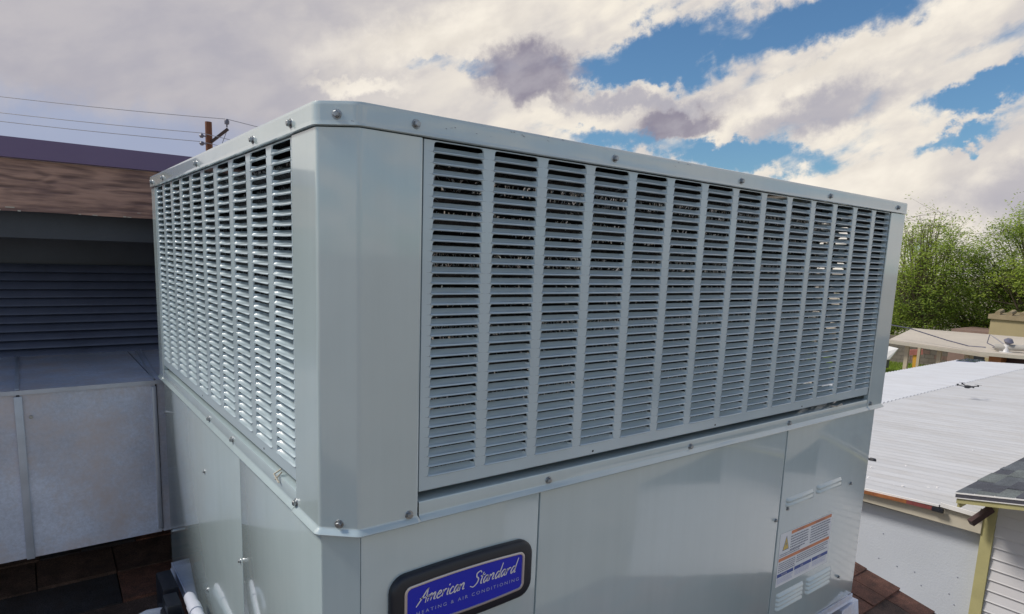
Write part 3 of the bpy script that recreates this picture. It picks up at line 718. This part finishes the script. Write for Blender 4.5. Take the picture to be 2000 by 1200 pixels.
# curb and bracket under the cabinet
cb = thing('roof_curb', 'dark metal curb carrying the grey cabinet above the shingles', 'curb')
b = MB()
for (x0,x1,y0,y1) in ((.05,1.24,.05,.06),(.05,1.24,.95,.96),(.05,.06,.0605,.9495),(1.23,1.24,.0605,.9495)):
    b.add([(x0,y0,zt(y0)-.02),(x1,y0,zt(y0)-.02),(x1,y1,zt(y1)-.02),(x0,y1,zt(y1)-.02),(x0,y0,ZB-.004),(x1,y0,ZB-.004),(x1,y1,ZB-.004),(x0,y1,ZB-.004)], [(0,3,2,1),(4,5,6,7),(0,1,5,4),(1,2,6,5),(2,3,7,6),(3,0,4,7)])
b.build('curb_wall', 'black', cb)
b = MB(); b.box((.03,.03,ZB-.022),(1.25,.97,ZB-.0105)); b.build('curb_flange', 'galv', cb)
fb = thing('corner_foot', 'galvanized metal foot sticking out under the right corner of the cabinet', 'metal bracket')
b = MB(); b.add([(1.215,-.006,-.900),(1.298,-.004,-.898),(1.300,.05,-.898),(1.215,.05,-.900),(1.215,-.012,-.96),(1.304,-.010,-.96),(1.306,.05,-.96),(1.215,.05,-.96)],
    [(0,1,2,3),(4,7,6,5),(0,4,5,1),(1,5,6,2),(2,6,7,3),(3,7,4,0)]); b.build('foot_plate', 'galv', fb)
b = MB(); b.box((1.22,.0,-1.32),(1.296,.045,-.961)); b.build('foot_leg', 'galv', fb)

# black drain box and pvc pipes at the lower left
dbx = thing('black_box', 'black plastic box on the shingles beside the left base of the cabinet', 'plastic box')
b = MB(); b.box((-.040,.86,-1.04),(-.008,.955,-.868), bev=.005); b.build('box_body', 'black', dbx, smooth=40)
b = MB(); b.box((-.052,.60,-1.04),(-.010,.856,-.892), bev=.005); b.build('box_extension', 'black', dbx, smooth=40)
b = MB(); b.box((-.044,.78,-.8915),(-.016,.84,-.868), bev=.003); b.build('box_lid', 'bezel', dbx, smooth=40)
p1 = thing('pvc_pipe', 'white plastic pipe running along the foot of the cabinet left side', 'pipe', 'white plastic drain pipes')
b = MB(); b.tube([(-.0235,.657,-.7868),(-.0240,.655,-.7868),(-.0245,.648,-.7869),(-.0245,.636,-.787),(-.0245,.1,-.800)], [.003,.0065,.0095,.0105,.0105], 14); b.build('pipe', 'pvc', p1, smooth=50)
b = MB(); b.tube([(-.0245,.61,-.7873),(-.0245,.585,-.7879)], .0120, 14); b.build('coupling', 'pvc', p1, smooth=50)
p2 = thing('pvc_elbow', 'white plastic pipe elbow coming out of the black box', 'pipe', 'white plastic drain pipes')
b = MB(); cx = -.145
b.tube([(-.045,.83,-.905),(-.075,.832,-.903),(-.092,.826,-.905),(-.100,.812,-.910),(-.102,.795,-.918)], .0130, 16); b.build('pipe', 'pvc', p2, smooth=50)
b = MB(); b.tube([(-.102,.797,-.917),(-.1025,.775,-.927)], .0155, 16); b.build('collar', 'pvc', p2, smooth=50)

# ------------------------------------------------------------------ galvanized duct
duct = thing('metal_duct', 'galvanized sheet metal duct running left from the back of the cabinet', 'duct')
DX0, DX1, DY0, DY1, DZ0, DZ1 = -1.6, 1.2, 1.10, 1.605, -.832, -.448
xs = [DX0, -.905, -.305, .0, .30]
segs = [(-1.6,-.915),(-.911,-.268),(-.262,-.002),(.002,1.2)]
for (a, b_) in segs:
    box('duct_side', (a, DY0, DZ0), (b_, DY0+.004, DZ1-.0045), 'galv', duct)
    box('duct_top', (a, DY0-.004, DZ1-.004), (b_, DY1, DZ1), 'galv', duct)
box('duct_bottom', (DX0, DY0+.0045, DZ0), (DX1, DY1, DZ0+.004), 'galv', duct)
for x in (-.913, -.265):
    b = MB(); b.box((x-.0075, DY0-.006, DZ0-.001), (x+.0075, DY0-.0005, DZ1-.012), bev=.0015); b.box((x-.005, DY0+.002, DZ1+.0005), (x+.003, DY1-.003, DZ1+.0035), bev=.001)
    b.build('seam_strip', 'galv_edge', duct, smooth=40)
b = MB(); b.box((-.010, DY0-.006, DZ0+.01), (.000, DY0-.0005, DZ1-.014), bev=.0015); b.build('seam_strip', 'galv_edge', duct, smooth=40)
b = MB(); b.obox((-.012+.02, (DY0+DY1)/2, DZ1+.0025), (.002,0,0), (.012,(DY1-DY0)/2-.006,0), (0,0,.001)); b.obox((.000+.022, (DY0+DY1)/2, DZ1+.0025), (.001,0,0), (.012,(DY1-DY0)/2-.006,0), (0,0,.0015)); b.build('seam_strip', 'galv_edge', duct)
b = MB(); b.box((DX0, DY0-.0062, DZ1-.008), (DX1, DY0-.0045, DZ1+.0015)); b.build('edge_flange', 'galv_edge', duct)
b = MB(); b.tube([(-.245,DY0+.001,-.508),(-.245,DY0-.004,-.508)], .004, 8); b.build('screw', 'zinc', duct)

# ------------------------------------------------------------------ raised roof section behind the duct
dm = thing('roof_monitor', 'raised roof section with brown wood fascia over a dark slatted wall', 'roof structure')
FY = 1.30
b = MB(); b.add([(-2.6,FY-.012,.062),(1.18,FY-.012,.062),(1.18,FY-.010,.1075),(-2.6,FY-.010,.1075),(-2.6,FY+1.6,.125),(1.18,FY+1.6,.125),(-2.6,FY-.004,.0605),(1.18,FY-.004,.0605)],
    [(0,1,2,3),(3,2,5,4),(6,7,1,0)]); b.build('flashing', 'purple', dm)
# fascia board with an uneven lower edge
b = MB(); n = 60; rw = random.Random(4); top = []; bot = []
for i in range(n+1):
    x = -2.6 + 3.78*i/n; e = rw.uniform(-.0015, .0012); top.append(x); bot.append((x, -.059+e))
vs = [(x, FY, .0598) for x in top] + [(x, FY, z) for x, z in bot] + [(x, FY+.022, z) for x, z in bot]
k = n+1; b.add(vs, [(i, i+k, i+k+1, i+1) for i in range(n)] + [(i+k, i+2*k, i+2*k+1, i+k+1) for i in range(n)]); b.build('fascia_board', 'fascia', dm)
b = MB()
for x in [rw.uniform(-.4,.1) for _ in range(9)]: b.box((x, FY-.0012, -.0595), (x+rw.uniform(.004,.015), FY-.0003, -.0555-rw.uniform(0,.002)))
b.box((-.262,FY-.0012,-.052),(-.245,FY-.0003,-.0495)); b.box((.005,FY-.0012,-.0475),(.012,FY-.0003,-.046))
b.build('splinters', 'cream', dm, kind='stuff')
box('soffit', (-2.6, FY+.0225, -.050), (1.18, 1.630, -.044), 'dark_wood', dm)
box('frieze_panel', (-2.6, 1.37, -.120), (1.18, 1.376, -.0505), 'dkmetal', dm)
WY = 1.615
box('wall', (-2.6, WY+.02, -.90), (1.18, WY+.05, -.0505), 'dkmetal', dm)
ns = 11; zh, zl = -.190, -.452
pz = (zh-zl)/ns
sm = MB()
prof = [(0,.020),(pz*.10,.0045),(pz*.25,.0010),(pz*.62,.006),(pz*.85,.013),(pz*.98,.020)]
# each slat: a rolled strip bulging forwards
pr_ = [(.018,0),(.0045,.0005),(.0005,.0022),(.0015,.0050),(.0060,.0120),(.0120,.0185),(.0190,pz-.001)]
for i in range(ns):
    b = MB(); zb_ = zl+pz*i; vs = []
    for x in (-2.6, 1.18):
        for (d, z) in pr_: vs.append((x, WY-.010+d, zb_+z))
    k = len(pr_); b.add(vs, [(j, k+j, k+j+1, j+1) for j in range(k-1)]); b.build('wall_slat', 'dkslat', dm, smooth=50)

# ------------------------------------------------------------------ power pole and lines
pp = thing('power_pole', 'brown wooden power pole with a short crossarm behind the cabinet', 'power pole')
PX, PY = 6.23, 28.68
b = MB(); b.tube([(PX,PY,-4.8),(PX,PY,4.85)], .17, 10, r2=.13); b.build('pole', 'pole', pp, smooth=40)
b = MB(); b.bar((PX+.05,PY-.15,4.05),(PX+.66,PY-.40,4.62), .09, .11); b.build('crossarm', 'dark_wood', pp)
b = MB(); b.tube([(PX+.62,PY-.38,4.68),(PX+.62,PY-.38,4.80)], .03, 8); b.tube([(PX+.62,PY-.38,4.80),(PX+.62,PY-.38,4.92),(PX+.62,PY-.38,5.0)], [.09,.10,.05], 10); b.build('insulator', 'insul', pp, smooth=50)
for z in (4.25, 3.95):
    b = MB(); b.bar((PX-.12,PY-.1,z),(PX-.30,PY-.12,z), .05); b.tube([(PX-.30,PY-.12,z-.08),(PX-.30,PY-.12,z),(PX-.30,PY-.12,z+.08)], [.05,.10,.05], 10); b.build('insulator', 'insul', pp, smooth=50)
b = MB(); b.tube([(PX-.14,PY-.15,3.35),(PX-.32,PY-.17,3.30),(PX-.36,PY-.17,3.15)], .035, 8); b.build('bracket', 'insul', pp)
b = MB(); b.tube([(PX+.60,PY-.37,4.5),(PX+.18,PY-.2,3.3)], .012, 5); b.build('brace', 'insul', pp)
def wire(name, pts, lab_, r=.013):
    b = MB(); b.tube(pts, r, 5); tag(b.build(name, 'wire'), lab_, 'power line', 'power lines over the brown roof')
def sag(a, b_, s=.4, n=14):
    a, b_ = Vector(a), Vector(b_); return [a.lerp(b_, i/n) - Vector((0,0,4*s*(i/n)*(1-i/n))) for i in range(n+1)]
wire('power_line', sag((-14,41,6.95), (PX+.62,PY-.38,5.0), .35) + sag((PX+.62,PY-.38,5.0),(30,19,2.9),.6)[1:], 'topmost thin power line crossing the sky at left')
wire('power_line', sag((-14,41,6.30), (PX-.30,PY-.12,4.36), .3) + sag((PX-.30,PY-.12,4.36),(30,18,2.0),.6)[1:], 'middle thin power line, just under the topmost one')
wire('power_line', sag((-14,41,6.0), (PX-.30,PY-.12,4.02), .3) + sag((PX-.30,PY-.12,4.02),(30,18,1.5),.6)[1:], 'lowest thin power line meeting the pole below the crossarm')

# ------------------------------------------------------------------ neighbour house with white corrugated roof
RS = -.0758; zr = lambda y: -2.166 + RS*(y-1.903)
wh = thing('white_house', 'low white walled house under a wide white corrugated metal roof', 'house')
box('wall', (6.15, .99, -4.8), (6.35, 5.35, -2.285), 'white_wall', wh)
b = MB()
for i in range(34):
    yy, z_ = random.uniform(1.05, 3.4), random.uniform(-3.5, -2.4); b.tube([(6.1495,yy,z_),(6.1470,yy,z_)], .006, 6)
b.build('wall_nails', 'ink', wh, kind='stuff')
box('back_wall', (18.6, 1.2, -4.8), (18.8, 5.3, -2.6), 'white_wall', wh); box('end_wall', (6.36, 5.15, -4.8), (18.59, 5.34, -2.6), 'white_wall', wh)
b = MB(); y0, y1 = 1.0, 5.4
b.add([(6.03,y0,-2.276),(6.149,y0,-2.276),(6.149,y1,-2.284-.14),(6.03,y1,-2.284-.14),(6.03,y0,zr(y0)-.03),(6.149,y0,zr(y0)-.03),(6.149,y1,zr(y1)-.03),(6.03,y1,zr(y1)-.03)],
      [(0,3,2,1),(4,5,6,7),(0,1,5,4),(1,2,6,5),(2,3,7,6),(3,0,4,7)])
b.build('soffit_beam', 'cream', wh)
PW = .150; nper = 5; per = 6
def sheet(x0, ya, yb, dz, mat, nw):
    b = MB(); vs = []; n = nw*per
    zz_ = []
    for i in range(n+1):
        t = (i % per)/per; h = .5-.5*math.cos(2*math.pi*t); h = h**1.6
        x = x0 + PW*i/per
        for y in (ya, yb): vs.append((x, y, zr(y)+dz+.028*h))
    b.add(vs, [(2*i, 2*i+2, 2*i+3, 2*i+1) for i in range(n)])
    # turned-down ends give the sheet its thickness
    k = len(vs); ev = [(v[0], v[1], v[2]-.006) for v in vs]
    b.add([vs[2*i] for i in range(n+1)]+[ev[2*i] for i in range(n+1)], [(i, i+1, n+2+i, n+1+i) for i in range(n)])
    b.add([vs[2*i+1] for i in range(n+1)]+[ev[2*i+1] for i in range(n+1)], [(i+1, i, n+1+i, n+2+i) for i in range(n)])
    return b.build('roof_sheet', mat, wh, smooth=50)
x = 6.0; i = 0
while x < 18.9:
    sheet(x, 1.03, 3.95, .0, 'white_roofB', nper); sheet(x, 3.85, 5.56, .010, 'white_roofA', nper)
    x += PW*nper; i += 1
b = MB(); b.box((5.985,1.03,zr(1.03)-.032),(5.999,1.30,zr(1.03)+.004)); b.build('gutter_end', 'white_trim', wh)
b = MB(); b.bar((5.99,1.31,zr(1.31)-.006),(5.99,5.5,zr(5.5)-.006), .016, .018); b.build('edge_trim', 'white_trim', wh)
b = MB(); b.bar((5.985,1.56,zr(1.56)-.033),(5.985,5.4,zr(5.4)-.010), .02, .032); b.build('copper_flashing', 'copper', wh)
b = MB(); b.bar((5.985,1.355,zr(1.355)-.040),(5.985,1.559,zr(1.559)-.033), .02, .030); b.build('rusty_flashing', 'rust', wh)
b = MB(); b.bar((5.98,1.27,zr(1.3)-.042),(5.98,1.354,zr(1.35)-.040), .03, .034); b.build('flashing_end', 'black', wh)
for (xx, yy) in ((6.35,2.05),(6.75,2.2),(6.42,1.55),(6.30,1.72),(6.25,1.78),(6.5,1.5),(7.9,1.7),(8.4,1.8),(11,4.2),(10.7,4.6),(7.1,2.0)):
    b = MB(); b.tube([(xx,yy,zr(yy)+.01),(xx,yy,zr(yy)+.020)], .013, 8); b.build('roof_screw', 'white_trim', wh)
tag(box('solar_panel', (19.0, 5.24, -2.42), (19.8, 5.42, -2.375), 'solar'), 'dark blue solar panel at far end of the white roof, left one', 'solar panel', 'solar panels at the far end of the white roof')
tag(box('solar_panel', (19.0, 5.02, -2.41), (19.8, 5.215, -2.365), 'solar'), 'dark blue solar panel at far end of the white roof, right one', 'solar panel', 'solar panels at the far end of the white roof')

# small dark drone over the roof
dr = thing('drone', 'small black four armed drone above the white corrugated roof', 'drone')
dc = Vector((12.4, 3.13, -2.02))
b = MB(); b.box((dc.x-.05,dc.y-.035,dc.z-.022),(dc.x+.05,dc.y+.035,dc.z+.022), bev=.012); b.build('drone_body', 'black', dr, smooth=50)
for (sx, sy) in ((1,1),(1,-1),(-1,1),(-1,-1)):
    b = MB(); e = dc+Vector((sx*.11, sy*.115, .022)); b.bar(dc+Vector((sx*.03,sy*.025,0)), e, .014, .012); b.tube([e-Vector((0,0,.012)), e+Vector((0,0,.014))], .014, 8); b.build('arm', 'black', dr)
    b = MB(); a = random.uniform(0,3); v = Vector((math.cos(a)*.05, math.sin(a)*.05, 0)); b.bar(e-v+Vector((0,0,.018)), e+v+Vector((0,0,.018)), .010, .003); b.build('propeller', 'bezel', dr)
fl = thing('flashlight', 'small black torch shaped object lying near edge of white roof', 'flashlight')
b = MB(); z_ = zr(2.30)+.034; b.tube([(7.0,2.38,z_),(7.0,2.33,z_),(7.0,2.32,z_),(7.0,2.27,z_),(7.0,2.262,z_)], [.010,.012,.020,.022,.014], 10); b.build('flashlight_body', 'black', fl, smooth=50)

# ------------------------------------------------------------------ sided house with grey shingles
sh = thing('sided_house', 'house with white lap siding, yellow trim and grey shingle roof', 'house')
ER = 1.088; GS = .20; zg = lambda y: -1.858 + GS*(ER-y)
GX0, GX1 = 5.60, 14.0; RY = -3.0
b = MB()
b.add([(GX0+.02,ER-.01,zg(ER)-.02),(GX1,ER-.01,zg(ER)-.02),(GX1,RY,zg(RY)-.02),(GX0+.02,RY,zg(RY)-.02),(GX1,2*RY-ER,zg(ER)),(GX0+.02,2*RY-ER,zg(ER))], [(0,1,2,3),(3,2,4,5)])
b.build('roof_deck', 'gsB', sh)
gk = math.sqrt(1+GS*GS); gt = Vector((0,-1,GS))/gk; gn = Vector((0,GS,1))/gk
rg2 = random.Random(21); restg = MB(); y = ER; nvis = 0
while y > RY+.1:
    x = GX0
    while x < GX1:
        w = rg2.choice((.12,.2,.28,.36)); xe = min(x+w, GX1); mi = rg2.choices((0,1,2), (.45,.3,.25))[0]; th = rg2.choice((.003,.003,.009))
        p = Vector((0,y,zg(y))); vs = []
        for t, h in ((0,th+.006),(.17,.002),(0,-.004),(.17,-.006)):
            for xx in (x+.002, xe-.002):
                q = p+gt*t+gn*h; vs.append((xx,q.y,q.z))
        fs = [(0,2,3,1),(4,0,1,5),(0,4,6,2),(1,3,7,5)]
        if y > .30 and x < 8.2:
            s_ = MB(); s_.add(vs, fs); s_.build('shingle', ('gsA','gsB','gsC')[mi], sh); nvis += 1
        else: restg.add(vs, fs, mi)
        x += w
    y -= .13/gk
restg.build('shingles', ['gsA','gsB','gsC'], sh, kind='stuff')
def rake(name, x0, x1, za, zb_, mat, yend=ER):
    b = MB(); ya, yb = yend, RY
    b.add([(x0,ya,zg(ya)+za),(x1,ya,zg(ya)+za),(x1,yb,zg(yb)+za),(x0,yb,zg(yb)+za),(x0,ya,zg(ya)+zb_),(x1,ya,zg(ya)+zb_),(x1,yb,zg(yb)+zb_),(x0,yb,zg(yb)+zb_)],
          [(0,1,2,3),(7,6,5,4),(0,4,5,1),(1,5,6,2),(2,6,7,3),(3,7,4,0)]); return b.build(name, mat, sh)
rake('shingle_edge', GX0-.008, GX0+.019, .004, -.006, 'white_trim')
rake('starter_strip', GX0-.004, GX0+.018, -.0065, -.036, 'gsE', ER-.001)
rake('drip_edge', GX0-.008, GX0+.017, -.0365, -.043, 'white_trim')
rake('rake_board', GX0+.004, GX0+.035, -.0435, -.085, 'yellow', ER-.01)
b = MB(); b.add([(GX0+.035,ER-.01,zg(ER)-.0445),(6.1,ER-.01,zg(ER)-.0445),(6.1,RY,zg(RY)-.0445),(GX0+.035,RY,zg(RY)-.0445)], [(3,2,1,0)]); b.build('soffit', 'yellow', sh)
box('eave_board', (GX0+.036, ER-.035, zg(ER)-.12), (GX1, ER-.0105, zg(ER)-.0225), 'yellow', sh)
box('corner_board', (6.045, .915, -4.8), (6.085, 1.000, -1.885), 'yellow', sh); box('corner_board', (6.086, .972, -4.8), (6.14, 1.000, -1.885), 'yellow', sh)
zz = -1.80+.0945*6; ex = .0945; i = 0
while zz > -4.75:
    b = MB(); yA, yB = min(.914, 1.088-(zz+.055+1.858)/.2), -3.2
    b.add([(6.076,yA,zz),(6.076,yB,zz),(6.064,yB,zz-ex*.9),(6.064,yA,zz-ex*.9),(6.060,yA,zz-ex),(6.060,yB,zz-ex),(6.078,yA,zz-ex),(6.078,yB,zz-ex)], [(0,1,2,3),(3,2,5,4),(4,5,7,6)])
    b.build('siding_board', 'siding', sh); zz -= ex; i += 1
box('wall', (6.08, -6.2, -4.8), (13.5, .97, -1.95), 'siding', sh)
b = MB(); b.bar((5.90,1.043,-2.165),(6.04,.955,-2.040), .045, .05); b.build('bracket', 'bracket', sh)

# ------------------------------------------------------------------ far yard: carport, porch roof, walls
cp = thing('carport', 'beige flat roofed carport on square posts beyond the white roof', 'carport')
def slab(name, P, th, mat, parent):
    b = MB(); n = len(P); b.add([tuple(p) for p in P]+[(p[0],p[1],p[2]-th) for p in P], [tuple(range(n)), tuple(range(2*n-1,n-1,-1))]+[(i,(i+1) % n,n+(i+1) % n,n+i) for i in range(n)])
    return b.build(name, mat, parent)
FL, FR = Vector((23.9,9.05,-2.52)), Vector((25.1,5.2,-2.76))
BL, BR = Vector((28.6,10.1,-2.42)), Vector((29.6,5.9,-2.40))
slab('roof', [FL, FR, BR, BL], .05, 'beige', cp)
b = MB(); b.bar(FL-Vector((0,0,.085)), FR-Vector((0,0,.085)), .05, .10); b.build('fascia', 'cream', cp)
for t in (.135, .37, .56, .74, .93):
    p = FL.lerp(FR, t) + Vector((.3,.08,0)); b = MB(); b.box((p.x-.05,p.y-.06,-4.8),(p.x+.05,p.y+.06,p.z-.1)); b.build('post', 'beige_post', cp)
for t in (.1,.5,.9):
    p = BL.lerp(BR, t) - Vector((.3,.0,0)); b = MB(); b.box((p.x-.05,p.y-.05,-4.8),(p.x+.05,p.y+.05,p.z-.07)); b.build('post', 'beige_post', cp)
po = thing('porch', 'small beige porch roof with orange wooden end right of the carport', 'porch')
b = MB(); b.bar((21.74,5.72,-2.41),(22.29,3.6,-2.38), .03, .10); b.build('fascia', 'cream', po)
slab('roof', [(21.77,5.72,-2.36),(22.3,3.6,-2.33),(26,4.5,-2.2),(25.3,6.3,-2.2)], .09, 'beige', po)
box('orange_panel', (21.95,5.25,-4.8),(22.6,5.55,-2.47), 'orange_wood', po)
box('shadow_wall', (22.4,3.0,-4.8),(22.6,5.24,-2.47), 'bracket', po)  # dark colour stands in for the shade under the porch roof
gp = thing('roof_pipe', 'light grey pipe lying on the porch roof with a white vent', 'pipe')
b = MB(); b.tube([(22.3,5.55,-2.22),(22.9,3.4,-2.10)], .09, 12); b.build('pipe', 'conc', gp, smooth=50)
dsh = thing('vent_cap', 'white roof vent with a round grey cap and loose cable on porch', 'vent')
b = MB(); b.tube([(22.35,5.28,-2.37),(22.35,5.28,-2.12)], .07, 12); b.tube([(22.35,5.28,-2.40),(22.35,5.28,-2.33)], .16, 12); b.build('vent_pipe', 'white_trim', dsh, smooth=50)
b = MB(); b.tube([(22.35,5.28,-2.10),(22.33,5.24,-2.02),(22.32,5.22,-1.94)], [.05,.13,.06], 12); b.build('vent_head', 'insul', dsh, smooth=50)
b = MB(); b.tube([(24.0,9.1,-2.02),(24.2,8.6,-2.08),(24.35,8.1,-2.22),(24.5,7.5,-2.38),(24.6,6.9,-2.50),(24.5,6.4,-2.47),(24.1,6.25,-2.52),(23.2,5.9,-2.35),(22.5,5.5,-2.22),(22.35,5.28,-2.2)], .02, 6)
tag(b.build('cable', 'insul'), 'thin dark cable draped over the beige carport roof', 'cable')
b = MB(); b.tube([(22.35,5.3,-2.15),(22.5,5.62,-1.98),(22.55,5.78,-1.9),(22.5,5.8,-2.15),(22.4,5.5,-2.25)], .015, 6); tag(b.build('loose_cable', 'insul'), 'short looped cable beside the white roof vent', 'cable')

# block wall, built of blocks
bw = thing('block_wall', 'grey brown concrete block wall behind the lawn', 'wall')
P0, P1 = Vector((34.2,17.0,0)), Vector((37.2,6.6,0)); wd = (P1-P0).normalized(); Lw = (P1-P0).length; wn = Vector((-wd.y, wd.x, 0))
b = MB(); b.obox(((P0+P1)/2)+Vector((0,0,-4.1)), wd*Lw/2, wn*.07, (0,0,.7)); b.build('wall_core', 'block', bw)
bl = MB(); nb = 0
for r in range(7):
    s_ = (.2 if r % 2 else 0)
    while s_ < Lw-.4:
        c = P0+wd*(s_+.2)+Vector((0,0,-4.7+.2*r)); m = MB()
        if nb < 240: m.obox(c, wd*.194, wn*.10, (0,0,.094)); m.build('block', 'block' if rg.random() > .2 else 'pink_block', bw); nb += 1
        else: bl.obox(c, wd*.194, wn*.10, (0,0,.094))
        s_ += .4
bl.build('blocks', 'block', bw, kind='stuff')
pw = thing('pink_wall', 'pinkish garden wall between the trees and the tan building', 'wall')
box('wall_core', (33.4,8.6,-4.8),(36.0,10.3,-2.65), 'pink_block', pw)
tb = thing('tan_building', 'flat roofed tan stucco building partly behind the trees at right', 'building')
box('wall', (32.5,-4,-4.8),(38,8.62,-2.0), 'tan', tb)
box('parapet', (32.4,-4,-1.995),(38,8.70,-1.80), 'tan_dark', tb)
for i in range(9): b = MB(); b.tube([(32.45,8.4-.42*i,-1.75),(33.0,8.4-.42*i,-1.66)], .10, 8); b.build('roof_tile', 'tan_dark', tb)
tag(box('shed_door', (33.35,8.9,-4.8),(33.5,9.5,-3.0), 'black', None), 'dark doorway in the block wall under the carport roof', 'doorway')
yp = thing('yellow_post', 'yellow post with a faded red box on top in the yard', 'post')
b = MB(); b.bar((30.8,10.60,-4.8),(30.78,10.66,-3.72), .20, .20); b.build('post', 'ochre', yp)
b = MB(); b.bar((30.68,10.88,-3.66),(30.85,10.42,-3.58), .26, .22); b.build('red_box', 'red', yp)
b = MB(); b.tube([(30.62,10.98,-3.62),(30.66,10.86,-3.66)], .07, 8); b.build('red_knob', 'rust', yp)
wp = thing('scrap_sheet', 'bent white sheet leaning at the block wall on the lawn', 'metal sheet')
b = MB(); b.add([(31.3,12.6,-3.50),(31.4,11.62,-3.62),(31.2,11.85,-4.15),(31.1,12.0,-4.20),(31.15,12.15,-3.90),(31.1,12.6,-3.85),(31.38,12.6,-3.52),(31.48,11.62,-3.64),(31.28,11.85,-4.17),(31.18,12.0,-4.22),(31.23,12.15,-3.92),(31.18,12.6,-3.87)],
    [(0,1,2,3,4,5),(11,10,9,8,7,6)]+[(i,(i+1) % 6,6+(i+1) % 6,6+i) for i in range(6)]); b.build('bent_sheet', 'white_trim', wp)
b = MB(); b.box((31.1,12.0,-4.6),(31.6,12.6,-4.2), bev=.03); b.build('base', 'insul', wp)

# ------------------------------------------------------------------ trees
def tree(name, label, x, y, h, rx, rz, zc, seed, nclump, leaves, mats=('leafA','leafB','leafC'), airy=.5, lsize=.085, wts=(.45,.38,.17)):
    rt_ = random.Random(seed); t = thing(name, label, 'tree', 'green trees behind the carport', (x, y, -4.8))
    tb_ = MB(); base = Vector((0,0,0)); fork = Vector((rt_.uniform(-.2,.2), rt_.uniform(-.2,.2), h*.22))
    tb_.tube([base, base.lerp(fork,.5)+Vector((.05,.03,0)), fork], [.28,.22,.19], 9); tb_.build('trunk', 'bark', t, smooth=60)
    cen = Vector((0,0,zc)); tips = []; lm = MB(); lf = MB()
    for i in range(nclump):
        while True:
            v = Vector((rt_.uniform(-1,1), rt_.uniform(-1,1), rt_.uniform(-1,1)))
            if v.length < 1: break
        v = v.normalized()*(v.length**.45)
        wob = 1+.22*math.sin(3*math.atan2(v.y,v.x)+seed)+.15*math.sin(5*v.z+seed)
        p = cen+Vector((v.x*rx*wob, v.y*rx*wob, v.z*rz))
        if v.z > .45 and rt_.random() < airy*.5: pass
        # limb from fork towards the clump
        m1 = fork.lerp(p, .45)+Vector((rt_.uniform(-.4,.4),rt_.uniform(-.4,.4),rt_.uniform(.0,.6)))
        if i % 2 == 0: lm.tube([fork, m1, fork.lerp(p,.8), p], [.07,.045,.022,.008], 5, cap=False)
        else: lm.tube([m1, m1.lerp(p,.6)+Vector((0,0,.15)), p], [.03,.02,.006], 4, cap=False)
        k = 1.0 if v.z < .3 else (1.0-airy*(v.z-.3)/.7)
        sp = rt_.uniform(.38,.75)
        mi = rt_.choices((0,1,2), wts)[0] if v.z > -.2 else rt_.choices((0,1,2), (.2,.45,.35))[0]
        for tw in range(int(6*k)+2):
            q = p+Vector((rt_.gauss(0,1),rt_.gauss(0,1),rt_.gauss(0,.7)))*sp
            lm.tube([p, q], [.008,.003], 3, cap=False)
            for _ in range(int(leaves*k/8)):
                c = q+Vector((rt_.gauss(0,1),rt_.gauss(0,1),rt_.gauss(0,.8)))*sp*.42
                a = Vector((rt_.uniform(-1,1),rt_.uniform(-1,1),rt_.uniform(-.5,.5))).normalized(); b2 = a.cross(Vector((rt_.uniform(-.7,.7)-.5,rt_.uniform(-.7,.7)-.3,1))).normalized()
                L2 = lsize*rt_.uniform(.7,1.4); w2 = L2*.42
                m2 = mi if rt_.random() < .75 else rt_.randrange(3)
                lf.add([c-a*L2, c+b2*w2, c+a*L2, c-b2*w2], [(0,1,2,3)], m2)
    lm.build('limbs', 'bark', t, kind='stuff'); lf.build('crown', list(mats), t)
    return t
tree('mesquite_tree', 'airy light green tree right beside the cabinet corner, behind carport', 36.3, 12.75, 8.0, 1.9, 3.0, 4.7, 3, 115, 300, airy=.85, lsize=.058)
tree('mesquite_tree', 'tall dense green tree at the right edge of the view', 37.9, 7.9, 8.4, 2.7, 3.2, 4.9, 8, 210, 330, airy=.45, wts=(.4,.42,.18), lsize=.060)
tree('mesquite_tree', 'darker tree showing low in the dip between two taller ones', 41.0, 11.3, 5.4, 3.4, 1.7, 2.7, 14, 110, 240, airy=.4, wts=(.25,.45,.3), lsize=.065)
tree('mesquite_tree', 'low tree at left of the gap, mostly hidden by the cabinet', 39.5, 15.2, 5.6, 2.2, 1.8, 3.0, 19, 70, 220, airy=.5, wts=(.25,.45,.3), lsize=.065)
